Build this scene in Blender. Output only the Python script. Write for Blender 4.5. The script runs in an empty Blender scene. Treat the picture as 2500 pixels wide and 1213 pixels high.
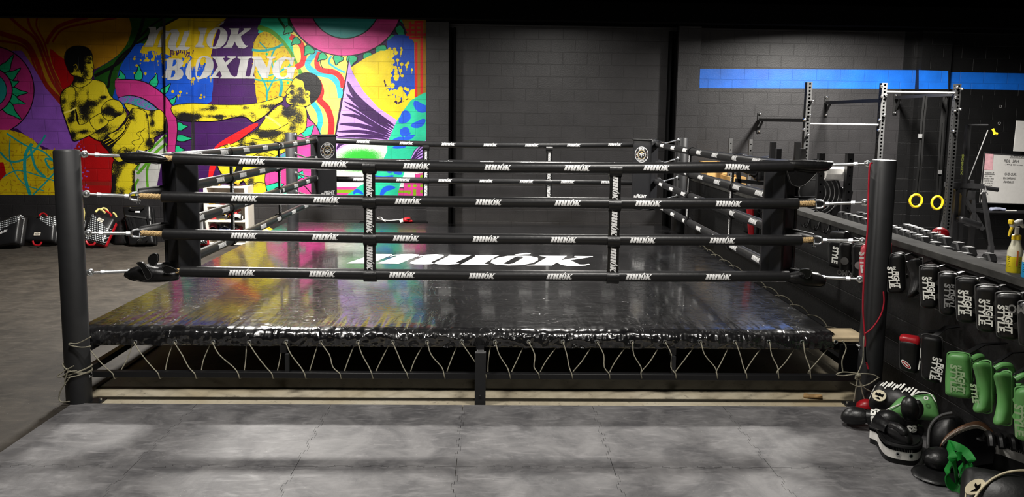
import bpy, bmesh, math, random
from mathutils import Vector, Matrix, noise
from mathutils.geometry import tessellate_polygon
PI = math.pi
R = random.Random(7)
SC = bpy.context.scene
COL = SC.collection
V = Vector
# ------------------------------------------------------------------ camera
CF, CCY, CP, CR_, CYW = 1818.97, 485.65, .1093, .0138, .0246
CAM = V((.0989, -5.4786, 2.1613))
FW = V((math.sin(CYW)*math.cos(CP), math.cos(CYW)*math.cos(CP), -math.sin(CP)))
_rt = V((math.cos(CYW), -math.sin(CYW), 0)); _up = _rt.cross(FW)
RT = math.cos(CR_)*_rt + math.sin(CR_)*_up
UP = -math.sin(CR_)*_rt + math.cos(CR_)*_up
cd = bpy.data.cameras.new('camera'); cam = bpy.data.objects.new('camera', cd); COL.objects.link(cam)
cd.sensor_fit = 'HORIZONTAL'; cd.sensor_width = 36.0
cd.lens = CF/2500*36.0
cd.shift_y = (CCY-606.5)/2500
cd.clip_start = .05; cd.clip_end = 200
cam.matrix_world = Matrix((( RT.x, UP.x, -FW.x, CAM.x), (RT.y, UP.y, -FW.y, CAM.y), (RT.z, UP.z, -FW.z, CAM.z), (0, 0, 0, 1)))
SC.camera = cam
def at(px, py, x=None, y=None, z=None):
    """where the sight line through a photograph pixel meets a real plane of the place"""
    d = FW + RT*((px-1250)/CF) + UP*((CCY-py)/CF)
    i, v = (0, x) if x is not None else ((1, y) if y is not None else (2, z))
    return CAM + d*((v-CAM[i])/d[i])
# ------------------------------------------------------------------ colours / materials
def lin(c):
    return tuple((x/12.92 if x <= .04045 else ((x+.055)/1.055)**2.4) for x in c)
def hx(h):
    h = h.lstrip('#'); return lin(tuple(int(h[i:i+2], 16)/255 for i in (0, 2, 4)))
class NT:
    def __init__(s, m): s.t = m.node_tree; s.n = s.t.nodes; s.l = s.t.links
    def a(s, kind, **k):
        n = s.n.new(kind)
        for key, val in k.items():
            if key.startswith('i_'):
                n.inputs[int(key[2:]) if key[2:].isdigit() else key[2:].replace('_', ' ')].default_value = val
            else: setattr(n, key, val)
        return n
    def c(s, a, b): s.l.new(a, b)
    def math(s, op, a, b=None, clamp=False):
        n = s.n.new('ShaderNodeMath'); n.operation = op; n.use_clamp = clamp
        for i, x in enumerate((a, b)):
            if x is None: continue
            if isinstance(x, (int, float)): n.inputs[i].default_value = x
            else: s.l.new(x, n.inputs[i])
        return n.outputs[0]
    def mix(s, f, a, b):
        n = s.n.new('ShaderNodeMix'); n.data_type = 'RGBA'
        for i, x in ((0, f), (6, a), (7, b)):
            if isinstance(x, (int, float)): n.inputs[i].default_value = x
            elif isinstance(x, tuple): n.inputs[i].default_value = (*x[:3], 1)
            else: s.l.new(x, n.inputs[i])
        return n.outputs[2]
    def ramp(s, f, stops):
        n = s.n.new('ShaderNodeValToRGB'); e = n.color_ramp.elements
        while len(e) < len(stops): e.new(.5)
        for q, (p, c) in zip(e, stops):
            q.position = p; q.color = (*c, 1) if isinstance(c, tuple) else (c, c, c, 1)
        s.l.new(f, n.inputs[0]); return n.outputs[0]
MATS = {}
def base_mat(name):
    m = bpy.data.materials.new(name); m.use_nodes = True
    t = NT(m); b = t.n['Principled BSDF']; return m, t, b
def mat(name, col, rough=.5, metal=0, spec=.5, var=.15, vscale=18, bump=.0, bscale=60, coat=0):
    """plain procedural material: colour with a little noise mottling and optional grain bump"""
    if name in MATS: return MATS[name]
    m, t, b = base_mat(name)
    c = hx(col) if isinstance(col, str) else col
    tc = t.a('ShaderNodeTexCoord')
    nz = t.a('ShaderNodeTexNoise', i_Scale=vscale, i_Detail=4.0); t.c(tc.outputs['Object'], nz.inputs['Vector'])
    lo = tuple(x*(1-var) for x in c); hi = tuple(min(1, x*(1+var)) for x in c)
    t.c(t.ramp(nz.outputs['Fac'], [(.3, lo), (.7, hi)]), b.inputs['Base Color'])
    b.inputs['Roughness'].default_value = rough; b.inputs['Metallic'].default_value = metal
    b.inputs['Specular IOR Level'].default_value = spec; b.inputs['Coat Weight'].default_value = coat
    if bump:
        n2 = t.a('ShaderNodeTexNoise', i_Scale=bscale, i_Detail=3.0); t.c(tc.outputs['Object'], n2.inputs['Vector'])
        bp = t.a('ShaderNodeBump', i_Strength=bump, i_Distance=.01); t.c(n2.outputs['Fac'], bp.inputs['Height']); t.c(bp.outputs[0], b.inputs['Normal'])
    MATS[name] = m; return m
# ------------------------------------------------------------------ mesh builder
def loc_of(o):
    p = V((0, 0, 0))
    while o is not None: p += V(o.location); o = o.parent
    return p
class MB:
    def __init__(s): s.v = []; s.f = []; s.mi = []; s.m = []; s.col = None
    def k(s, m):
        if m not in s.m: s.m.append(m)
        return s.m.index(m)
    def add(s, vs, fs, m):
        o = len(s.v); i = s.k(m)
        s.v += [tuple(v) for v in vs]; s.f += [tuple(o+q for q in f) for f in fs]; s.mi += [i]*len(fs); return s
    def box(s, c, size, m, rot=None, r=0, n=3, fn=None):
        """box; r rounds its edges; fn bends it"""
        if r <= 0 and fn is None:
            h = [x/2 for x in size]; vs = [V((sx*h[0], sy*h[1], sz*h[2])) for sx in (-1, 1) for sy in (-1, 1) for sz in (-1, 1)]
            fs = [(0, 1, 3, 2), (4, 6, 7, 5), (0, 4, 5, 1), (2, 3, 7, 6), (0, 2, 6, 4), (1, 5, 7, 3)]
        else:
            vs, fs = rbox(size, r, n)
            if fn: vs = [V(fn(v)) for v in vs]
        c = V(c)
        vs = [((rot @ v) if rot else v)+c for v in vs]
        return s.add(vs, fs, m)
    def bar(s, a, b, w, h, m, up=(0, 0, 1)):
        a, b = V(a), V(b); d = (b-a); L = d.length; d.normalize(); u = V(up)
        if abs(d.dot(u)) > .99: u = V((0, 1, 0))
        x = d.cross(u).normalized(); z = x.cross(d)
        rot = Matrix((x, d, z)).transposed()
        return s.box((a+b)/2, (w, L, h), m, rot)
    def cyl(s, a, b, r, m, seg=16, r2=None, caps=True):
        return s.tube([a, b], r, m, seg, caps, radii=[r, r if r2 is None else r2])
    def tube(s, pts, r, m, seg=8, caps=True, radii=None, closed=False, flat=None):
        pts = [V(p) for p in pts]; n = len(pts); vs = []; fs = []
        prev = None
        for i, p in enumerate(pts):
            if closed: d = pts[(i+1) % n]-pts[i-1]
            else: d = pts[min(i+1, n-1)]-pts[max(i-1, 0)]
            if d.length < 1e-9: d = V((0, 0, 1))
            d.normalize()
            if prev is None:
                u = V((0, 0, 1)) if abs(d.z) < .9 else V((0, 1, 0))
                x = d.cross(u).normalized()
            else:
                x = prev-d*prev.dot(d)
                x = x.normalized() if x.length > 1e-6 else d.orthogonal().normalized()
            prev = x; y = d.cross(x); rr = radii[i] if radii else r
            fl = flat if flat else 1
            for q in range(seg):
                a = 2*PI*q/seg; vs.append(p+(x*math.cos(a)+y*math.sin(a)*fl)*rr)
        m_ = n if closed else n-1
        for i in range(m_):
            j = (i+1) % n
            for q in range(seg):
                q2 = (q+1) % seg; fs.append((i*seg+q, j*seg+q, j*seg+q2, i*seg+q2))
        if caps and not closed:
            fs.append(tuple(range(seg))); fs.append(tuple(range((n-1)*seg+seg-1, (n-1)*seg-1, -1)))
        return s.add(vs, fs, m)
    def ribbon(s, pts, nor, w, th, m):
        """flat strap: pts along it, nor the width direction at each point"""
        pts = [V(p) for p in pts]; n = len(pts); vs = []; fs = []
        for i, p in enumerate(pts):
            d = (pts[min(i+1, n-1)]-pts[max(i-1, 0)]).normalized()
            x = V(nor[i] if isinstance(nor, list) else nor); x = (x-d*x.dot(d)).normalized(); y = d.cross(x)
            for a, b in ((-1, -1), (1, -1), (1, 1), (-1, 1)): vs.append(p+x*(a*w/2)+y*(b*th/2))
        for i in range(n-1):
            for q in range(4):
                q2 = (q+1) % 4; fs.append((i*4+q, i*4+q2, i*4+4+q2, i*4+4+q))
        fs.append((3, 2, 1, 0)); e = (n-1)*4; fs.append((e, e+1, e+2, e+3))
        return s.add(vs, fs, m)
    def ell(s, c, rad, m, rot=None, seg=16, rings=10, fn=None):
        vs = []; fs = []; c = V(c)
        for i in range(rings+1):
            t = PI*i/rings
            for q in range(seg):
                a = 2*PI*q/seg; v = V((math.sin(t)*math.cos(a)*rad[0], math.sin(t)*math.sin(a)*rad[1], math.cos(t)*rad[2]))
                if fn: v = V(fn(v))
                vs.append(((rot @ v) if rot else v)+c)
        for i in range(rings):
            for q in range(seg):
                q2 = (q+1) % seg; fs.append((i*seg+q, (i+1)*seg+q, (i+1)*seg+q2, i*seg+q2))
        return s.add(vs, fs, m)
    def lathe(s, prof, m, c=(0, 0, 0), rot=None, seg=24):
        vs = []; fs = []; c = V(c); n = len(prof)
        for (r, z) in prof:
            for q in range(seg):
                a = 2*PI*q/seg; v = V((r*math.cos(a), r*math.sin(a), z)); vs.append(((rot @ v) if rot else v)+c)
        for i in range(n-1):
            for q in range(seg):
                q2 = (q+1) % seg; fs.append((i*seg+q, i*seg+q2, (i+1)*seg+q2, (i+1)*seg+q))
        if prof[0][0] > 1e-5: fs.append(tuple(range(seg-1, -1, -1)))
        if prof[-1][0] > 1e-5: fs.append(tuple(range((n-1)*seg, n*seg)))
        return s.add(vs, fs, m)
    def torus(s, c, R_, r, m, rot=None, seg=24, sg=8, a0=0, a1=2*PI, ry=None):
        full = abs(a1-a0-2*PI) < 1e-6; c = V(c)
        n = seg if full else seg+1
        pts = []
        for i in range(n):
            a = a0+(a1-a0)*i/seg; v = V((R_*math.cos(a), (ry or R_)*math.sin(a), 0)); pts.append(((rot @ v) if rot else v)+c)
        return s.tube(pts, r, m, sg, closed=full)
    def prism(s, loops, fr, h, m, m_side=None):
        """flat outline (with holes) in frame fr=(origin,u,v,n), thickness h along n"""
        o, u, v, n = [V(q) for q in fr]
        tris = tessellate_polygon([[V((p[0], p[1], 0)) for p in L] for L in loops])
        flat = [p for L in loops for p in L]; N = len(flat)
        top = [o+u*p[0]+v*p[1]+n*h for p in flat]
        # orient outward
        def area(t): a, b, c = [flat[i] for i in t]; return (b[0]-a[0])*(c[1]-a[1])-(b[1]-a[1])*(c[0]-a[0])
        hand = 1 if u.cross(v).dot(n) > 0 else -1
        tt = [t if area(t)*hand > 0 else (t[0], t[2], t[1]) for t in tris]
        if not h: return s.add(top, tt, m)
        bot = [o+u*p[0]+v*p[1] for p in flat]
        s.add(top+bot, tt+[(N+t[0], N+t[2], N+t[1]) for t in tt], m)
        fs = []; k = 0
        for L in loops:
            ar = sum(L[i-1][0]*L[i][1]-L[i][0]*L[i-1][1] for i in range(len(L)))*hand
            hole = (L is not loops[0])
            for i in range(len(L)):
                j = (i+1) % len(L)
                q = (k+i, k+j, N+k+j, N+k+i)
                if (ar > 0) != hole: q = q[::-1]
                fs.append(q)
            k += len(L)
        return s.add(top+bot, fs, m_side or m)
    def build(s, name, parent=None, smooth=40, kind=None, bevel=0):
        me = bpy.data.meshes.new(name); off = loc_of(parent)
        org = V((0, 0, 0))
        if parent is None:
            mn = [min(v[i] for v in s.v) for i in range(3)]; mx = [max(v[i] for v in s.v) for i in range(3)]
            org = V(((mn[0]+mx[0])/2, (mn[1]+mx[1])/2, mn[2])); off = org
        me.from_pydata([tuple(V(v)-off) for v in s.v], [], s.f)
        for m in s.m: me.materials.append(m)
        me.polygons.foreach_set('material_index', s.mi)
        me.validate()
        bm = bmesh.new(); bm.from_mesh(me); bmesh.ops.remove_doubles(bm, verts=bm.verts, dist=1e-5); bm.to_mesh(me); bm.free()
        if smooth:
            me.polygons.foreach_set('use_smooth', [True]*len(me.polygons)); me.set_sharp_from_angle(angle=math.radians(smooth))
        me.update()
        o = bpy.data.objects.new(name, me); COL.objects.link(o)
        if parent is not None: o.parent = parent
        else: o.location = org
        if bevel:
            b = o.modifiers.new('bevel', 'BEVEL'); b.width = bevel; b.segments = 2; b.limit_method = 'ANGLE'
        if kind: o['kind'] = kind
        return o
_rb = {}
def rbox(size, r, n=3):
    """rounded box as one closed grid-mapped mesh"""
    key = (tuple(round(q, 5) for q in size), round(r, 5), n)
    if key in _rb:
        vs, fs = _rb[key]; return [v.copy() for v in vs], fs
    h = [x/2 for x in size]; r = min(r, min(h)*.999)
    def ticks(H):
        a = [-H+r*(1-math.cos(PI/2*i/n)) for i in range(n+1)]
        mid = max(1, int((2*(H-r))/max(.04, r))); mid = min(mid, 10)
        b = [(-(H-r)+2*(H-r)*i/mid) for i in range(1, mid)]
        return a+b+[-q for q in reversed(a)]
    T = [ticks(q) for q in h]; idx = {}; vs = []; fs = []
    def vid(p):
        key2 = tuple(round(q, 6) for q in p)
        if key2 not in idx:
            q = V([max(-(h[i]-r), min(h[i]-r, p[i])) for i in range(3)]); d = V(p)-q
            idx[key2] = len(vs); vs.append(q+d.normalized()*r if d.length > 1e-9 else V(p))
        return idx[key2]
    for ax in range(3):
        u, w = (ax+1) % 3, (ax+2) % 3
        for sg in (-1, 1):
            for i in range(len(T[u])-1):
                for j in range(len(T[w])-1):
                    q = []
                    for a, b in ((i, j), (i+1, j), (i+1, j+1), (i, j+1)):
                        p = [0, 0, 0]; p[ax] = sg*h[ax]; p[u] = T[u][a]; p[w] = T[w][b]; q.append(vid(p))
                    if sg < 0: q = q[::-1]
                    if len(set(q)) >= 3: fs.append(tuple(dict.fromkeys(q)))
    _rb[key] = (vs, fs)
    return [v.copy() for v in vs], fs
def rz(a): return Matrix.Rotation(a, 3, 'Z')
def rx(a): return Matrix.Rotation(a, 3, 'X')
def ry(a): return Matrix.Rotation(a, 3, 'Y')
def smooth_loop(pts, n=4, closed=True):
    """Catmull-Rom through the points"""
    out = []; N = len(pts)
    for i in range(N if closed else N-1):
        if closed: p = [pts[(i+k) % N] for k in (-1, 0, 1, 2)]
        else: p = [pts[max(0, min(N-1, i+k))] for k in (-1, 0, 1, 2)]
        for q in range(n):
            t = q/n; t2 = t*t; t3 = t2*t
            out.append(tuple(.5*((2*p[1][d])+(-p[0][d]+p[2][d])*t+(2*p[0][d]-5*p[1][d]+4*p[2][d]-p[3][d])*t2+(-p[0][d]+3*p[1][d]-3*p[2][d]+p[3][d])*t3) for d in range(len(p[0]))))
    if not closed: out.append(tuple(pts[-1]))
    return [V(p) for p in out] if len(pts[0]) == 3 else out
# ------------------------------------------------------------------ things
def thing(name, label, cat, loc, group=None):
    o = bpy.data.objects.new(name, None); COL.objects.link(o); o.location = loc; o.empty_display_size = .1
    o['label'] = label; o['category'] = cat
    if group: o['group'] = group
    return o
def tag(o, label, cat, group=None, kind=None):
    o['label'] = label; o['category'] = cat
    if group: o['group'] = group
    if kind: o['kind'] = kind
    return o
def copy_tree(o, parent=None):
    c = o.copy(); COL.objects.link(c)
    if parent is not None: c.parent = parent
    for ch in list(o.children): copy_tree(ch, c)
    return c
# ------------------------------------------------------------------ lettering
_tx = {}
def text2d(s, bold=0.0):
    """flat outline of a line of writing in the built-in font: capital height 1, starting at x=0"""
    if (s, bold) in _tx: return _tx[(s, bold)]
    c = bpy.data.curves.new('t', 'FONT'); c.body = s; c.size = 1.0; c.offset = bold; c.resolution_u = 3
    o = bpy.data.objects.new('t', c); me = o.to_mesh()
    vs = [(v.co.x/.7, v.co.y/.7) for v in me.vertices]; fs = [tuple(p.vertices) for p in me.polygons]
    o.to_mesh_clear(); bpy.data.objects.remove(o); bpy.data.curves.remove(c)
    if vs:
        x0 = min(v[0] for v in vs); vs = [(x-x0, y) for x, y in vs]
    _tx[(s, bold)] = (vs, fs); return vs, fs
def put_text(mb, s, o, u, v, hgt, m, width=None, shear=0, bold=0.02, fn=None, center=True):
    vs, fs = text2d(s, bold)
    if not vs: return
    w = max(x for x, y in vs); sx = (width/w) if width else hgt
    o, u, v = V(o), V(u).normalized(), V(v).normalized(); out = []
    for x, y in vs:
        X = (x-(w/2 if center else 0))*sx+shear*y*hgt; Y = (y-(.5 if center else 0))*hgt
        out.append(fn(X, Y) if fn else o+u*X+v*Y)
    # orient
    mb.add(out, fs, m)
# the gym's own italic word mark, traced as letter outlines (x right, y down, about 1610 x 400)
def _sm(p, n=2): return smooth_loop(p, n)
WORD = [
 [[(62, 6), (246, 6), (252, 24), (228, 90), (155, 305), (4, 305), (104, 62), (98, 40), (64, 26)]],
 [[(262, 30), (320, 2), (380, -8), (425, 10), (432, 50), (335, 305), (192, 305), (288, 70), (284, 52), (262, 62), (240, 100), (250, 60)]],
 [[(440, 40), (490, 5), (545, -8), (590, 10), (600, 50), (590, 90), (535, 240), (535, 275), (556, 272), (548, 300), (500, 318), (440, 318), (400, 290), (400, 250), (465, 75), (460, 60), (430, 85)]],
 [[(632, 8), (784, 8), (690, 255), (690, 275), (715, 268), (712, 290), (650, 318), (585, 312), (556, 288), (560, 250), (628, 60)]],
 [[(805, 8), (972, 8), (960, 30), (875, 270), (885, 295), (905, 300), (895, 318), (725, 310), (745, 260), (800, 90), (812, 40)]],
 [[(1100, 12), (1180, 25), (1230, 80), (1225, 160), (1190, 240), (1120, 310), (1030, 325), (950, 305), (915, 250), (920, 170), (960, 90), (1030, 25)],
  [(1090, 45), (1125, 40), (1135, 70), (1060, 265), (1030, 290), (1000, 280), (1005, 245), (1070, 80)]],
 [[(1075, -20), (1160, -85), (1192, -70), (1180, -40), (1095, -8)]],
 [[(1242, 8), (1432, 8), (1378, 150), (1500, 58), (1478, 40), (1484, 10), (1610, 10), (1606, 28), (1440, 150), (1448, 175), (1485, 275), (1512, 280), (1545, 256), (1556, 268), (1515, 312), (1455, 330), (1395, 322), (1362, 285), (1345, 222), (1305, 318), (1142, 318), (1196, 285), (1290, 62)]],
]
_wd = None
def word2d(cut=26):
    """word mark as small triangles, centred, width 1 (height about .2)"""
    global _wd
    if _wd: return _wd
    bm = bmesh.new()
    for loops in WORD:
        fl = [p for L in loops for p in L]
        vs = [bm.verts.new(((p[0]-807)/1610, -(p[1]-160)/1610, 0)) for p in fl]
        for t in tessellate_polygon([[V((p[0], p[1], 0)) for p in L] for L in loops]):
            try: bm.faces.new([vs[i] for i in t])
            except ValueError: pass
    for k in range(-4, 7):
        bmesh.ops.bisect_plane(bm, geom=bm.verts[:]+bm.edges[:]+bm.faces[:], plane_co=(0, k*.022, 0), plane_no=(0, 1, 0))
    bmesh.ops.triangulate(bm, faces=bm.faces[:])
    bm.verts.index_update(); bm.normal_update()
    out = [(v.co.x, v.co.y) for v in bm.verts]
    fs = [tuple(v.index for v in (f.verts if f.normal.z > 0 else reversed(f.verts))) for f in bm.faces]
    bm.free(); _wd = (out, fs); return _wd
def put_word(mb, o, u, v, w, m, hs=1.0, fn=None):
    vs, fs = word2d(); o, u, v = V(o), V(u).normalized(), V(v).normalized()
    mb.add([fn(x*w, y*w*hs) if fn else o+u*(x*w)+v*(y*w*hs) for x, y in vs], fs, m)
# ------------------------------------------------------------------ block wall paint
def block_coords(t, axis):
    g = t.a('ShaderNodeNewGeometry'); sp = t.a('ShaderNodeSeparateXYZ'); t.c(g.outputs['Position'], sp.inputs[0])
    cb = t.a('ShaderNodeCombineXYZ'); t.c(sp.outputs['X' if axis == 'x' else 'Y'], cb.inputs[0]); t.c(sp.outputs['Z'], cb.inputs[1])
    return cb.outputs[0], g.outputs['Position']
def block_bump(t, b, axis='x', strength=.55, grain=.35):
    uv, pos = block_coords(t, axis)
    br = t.a('ShaderNodeTexBrick', i_Scale=1.0, i_Mortar_Size=.006, i_Mortar_Smooth=.35, i_Brick_Width=.405, i_Row_Height=.2025)
    t.c(uv, br.inputs['Vector'])
    n1 = t.a('ShaderNodeTexNoise', i_Scale=55.0, i_Detail=5.0); t.c(pos, n1.inputs['Vector'])
    n2 = t.a('ShaderNodeTexNoise', i_Scale=3.0, i_Detail=3.0); t.c(pos, n2.inputs['Vector'])
    h = t.math('SUBTRACT', t.math('MULTIPLY', n1.outputs['Fac'], grain), br.outputs['Fac'])
    h = t.math('ADD', h, t.math('MULTIPLY', n2.outputs['Fac'], .5))
    bp = t.a('ShaderNodeBump', i_Strength=strength, i_Distance=.012); t.c(h, bp.inputs['Height']); t.c(bp.outputs[0], b.inputs['Normal'])
    return br, n1, n2
def wall_mat(name, col, axis='x', rough=.55, spec=.5, strength=.55):
    if name in MATS: return MATS[name]
    m, t, b = base_mat(name); c = hx(col) if isinstance(col, str) else col
    br, n1, n2 = block_bump(t, b, axis, strength)
    cc = t.ramp(n2.outputs['Fac'], [(.3, tuple(x*.78 for x in c)), (.7, tuple(x*1.2 for x in c))])
    cc = t.mix(t.math('MULTIPLY', br.outputs['Fac'], .45), cc, tuple(x*.45 for x in c))
    t.c(cc, b.inputs['Base Color']); b.inputs['Roughness'].default_value = rough; b.inputs['Specular IOR Level'].default_value = spec
    MATS[name] = m; return m
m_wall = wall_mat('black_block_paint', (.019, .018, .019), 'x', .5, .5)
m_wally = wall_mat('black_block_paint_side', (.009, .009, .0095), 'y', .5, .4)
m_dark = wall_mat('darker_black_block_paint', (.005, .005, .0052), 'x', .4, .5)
m_top = mat('flat_black_paint', (.0022, .0022, .0024), .95, spec=.06)
m_blue = wall_mat('blue_block_paint', (.004, .13, .62), 'x', .5, .5, .4)
m_steel = mat('black_steel', (.008, .008, .009), .42, spec=.5, var=.1)
m_post = mat('black_post_paint', (.017, .0175, .019), .5, spec=.5, var=.08)
# floors
def floor_mat(name, c1, c2, rough=.6, scuff=.5, spec=.35):
    m, t, b = base_mat(name); g = t.a('ShaderNodeNewGeometry')
    n1 = t.a('ShaderNodeTexNoise', i_Scale=3.2, i_Detail=8.0, i_Roughness=.65, i_Distortion=.6); t.c(g.outputs['Position'], n1.inputs['Vector'])
    mp = t.a('ShaderNodeMapping'); mp.inputs['Scale'].default_value = (5, 16, 5); mp.inputs['Rotation'].default_value = (0, 0, .35); t.c(g.outputs['Position'], mp.inputs[0])
    n2 = t.a('ShaderNodeTexNoise', i_Scale=1.0, i_Detail=5.0, i_Roughness=.6, i_Distortion=1.2); t.c(mp.outputs[0], n2.inputs['Vector'])
    n3 = t.a('ShaderNodeTexVoronoi', i_Scale=22.0); t.c(g.outputs['Position'], n3.inputs['Vector'])
    c = t.mix(t.ramp(n1.outputs['Fac'], [(.38, 0.), (.64, 1.)]), c1, c2)
    c = t.mix(t.math('MULTIPLY', t.ramp(n2.outputs['Fac'], [(.52, 0.), (.72, 1.)]), scuff), c, tuple(min(1, x*1.9) for x in c2))
    c = t.mix(t.math('MULTIPLY', t.ramp(n3.outputs['Distance'], [(.035, 1.), (.05, 0.)]), .55), c, (.5, .48, .42))
    t.c(c, b.inputs['Base Color']); b.inputs['Specular IOR Level'].default_value = spec
    t.c(t.ramp(n2.outputs['Fac'], [(.3, rough-.07), (.7, rough+.1)]), b.inputs['Roughness'])
    n4 = t.a('ShaderNodeTexNoise', i_Scale=140.0, i_Detail=2.0); t.c(g.outputs['Position'], n4.inputs['Vector'])
    bp = t.a('ShaderNodeBump', i_Strength=.12, i_Distance=.004); t.c(n4.outputs['Fac'], bp.inputs['Height']); t.c(bp.outputs[0], b.inputs['Normal'])
    MATS[name] = m; return m
m_mat = floor_mat('rubber_mat', (.085, .083, .087), (.18, .176, .178), .55, .35)
m_side = floor_mat('worn_rubber', (.025, .0215, .0175), (.048, .041, .033), .65, .4)
def concrete():
    m, t, b = base_mat('bare_concrete'); g = t.a('ShaderNodeNewGeometry')
    n1 = t.a('ShaderNodeTexNoise', i_Scale=1.1, i_Detail=7.0, i_Roughness=.7, i_Distortion=.5); t.c(g.outputs['Position'], n1.inputs['Vector'])
    n2 = t.a('ShaderNodeTexNoise', i_Scale=26.0, i_Detail=4.0); t.c(g.outputs['Position'], n2.inputs['Vector'])
    n3 = t.a('ShaderNodeTexNoise', i_Scale=.55, i_Detail=2.0); t.c(g.outputs['Position'], n3.inputs['Vector'])
    c = t.ramp(n1.outputs['Fac'], [(.3, (.34, .29, .20)), (.5, (.52, .46, .34)), (.7, (.62, .57, .45))])
    c = t.mix(t.math('MULTIPLY', t.ramp(n3.outputs['Fac'], [(.5, 0.), (.62, 1.)]), .35), c, (.34, .24, .08))
    c = t.mix(t.ramp(n2.outputs['Fac'], [(.62, 0.), (.72, .5)]), c, (.12, .10, .08))
    t.c(c, b.inputs['Base Color']); b.inputs['Roughness'].default_value = .65
    bp = t.a('ShaderNodeBump', i_Strength=.2, i_Distance=.004); t.c(n2.outputs['Fac'], bp.inputs['Height']); t.c(bp.outputs[0], b.inputs['Normal'])
    return m
m_conc = concrete()
# ------------------------------------------------------------------ room shell
YB = 7.0            # back wall plane
PP = .10            # pilaster projection
ZT = 3.67
def slab(name, x0, x1, y0, y1, z0, z1, m):
    mb = MB(); mb.box(((x0+x1)/2, (y0+y1)/2, (z0+z1)/2), (x1-x0, y1-y0, z1-z0), m); return mb.build(name, smooth=0, kind='structure')
slab('floor', -10.2, 11.2, -8.2, YB+.3, -.22, -.018, m_conc)
slab('ceiling', -10.2, 11.2, -8.2, YB+.3, 4.35, 4.5, m_top)
slab('wall_left', -10.2, -10, -8, YB, -.018, 4.35, m_top)
slab('wall_right', 11, 11.2, -8, YB, -.018, 4.35, m_top)
slab('wall_front', -10.2, 11.2, -8.2, -8, -.018, 4.35, m_top)
PX = {}
def pxr(a, b, p, py=250):     # pilaster x-range on its own face plane
    return at(a, py, y=YB-p).x, at(b, py, y=YB-p).x, p
pil = {'mural': pxr(404, 467, PP), 'a': pxr(1040, 1095, .2), 'b': pxr(1652, 1706, .2), 'c': pxr(2243, 2315, .15)}
mb = MB()
mb.box((.5, YB+.15, (ZT-.018)/2), (21.4, .3, ZT+.018), m_wall)
mb.box((.5, YB+.15, (ZT+4.35)/2+.0), (21.4, .3, 4.35-ZT), m_top)
for k, (a, b, p) in pil.items():
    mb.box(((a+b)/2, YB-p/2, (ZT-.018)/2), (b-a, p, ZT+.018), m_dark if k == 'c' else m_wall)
    mb.box(((a+b)/2, YB-p/2, (ZT+4.35)/2), (b-a, p, 4.35-ZT), m_top)
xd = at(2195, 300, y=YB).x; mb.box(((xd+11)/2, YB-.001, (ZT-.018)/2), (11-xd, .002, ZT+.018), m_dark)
mb.build('wall_back', smooth=0, kind='structure')
# overhead black soffit beam along the wall top (the dark band above the paint)
slab('trim_1', -10, 11, YB-.42, YB-.202, ZT+.03, ZT+.34, m_top)
# black channels in the two inner corners, added as the pilasters' shadow strips
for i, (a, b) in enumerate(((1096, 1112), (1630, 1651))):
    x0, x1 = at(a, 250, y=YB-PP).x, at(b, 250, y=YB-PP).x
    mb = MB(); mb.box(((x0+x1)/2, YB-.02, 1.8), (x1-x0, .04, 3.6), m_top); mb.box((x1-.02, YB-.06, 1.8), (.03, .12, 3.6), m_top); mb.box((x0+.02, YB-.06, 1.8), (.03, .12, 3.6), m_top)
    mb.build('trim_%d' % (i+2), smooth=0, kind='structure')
# blue painted stripe
mb = MB()
def stripe(pxs, yy, m):
    a = [at(*p, y=yy) for p in pxs]; mb.add(a, [(0, 1, 2, 3)], m)
stripe([(1708, 215), (2243, 217), (2243, 171), (1708, 168)], YB-.003, m_blue)
stripe([(2243, 217), (2315, 217.5), (2315, 173), (2243, 171)], YB-.153, m_blue)
stripe([(2316, 217), (2600, 222), (2600, 181), (2316, 176)], YB-.003, m_blue)
mb.build('trim_4', smooth=0, kind='structure')
# half wall on the right with its ledge
LX0, LX1, LZ = 3.335, 3.525, 1.22
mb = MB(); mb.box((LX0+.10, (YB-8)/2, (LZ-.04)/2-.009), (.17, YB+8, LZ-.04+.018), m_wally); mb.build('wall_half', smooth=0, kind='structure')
m_ledge = mat('ledge_dust_paint', (.048, .047, .044), .85, spec=.12, var=.35, vscale=9, bump=.15)
mb = MB(); mb.box(((LX0+LX1)/2, (YB-8)/2, LZ-.025), (LX1-LX0, YB+8, .05), m_ledge); mb.build('trim_5', smooth=0, kind='structure', bevel=.004)
# worn rubber flooring left of the ring, and behind the half wall
slab('floor_left', -10, -3.02, -8, YB, -.018, 0, m_side)
slab('floor_right', 3.525, 11, -8, YB, -.018, 0, m_mat)
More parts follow.
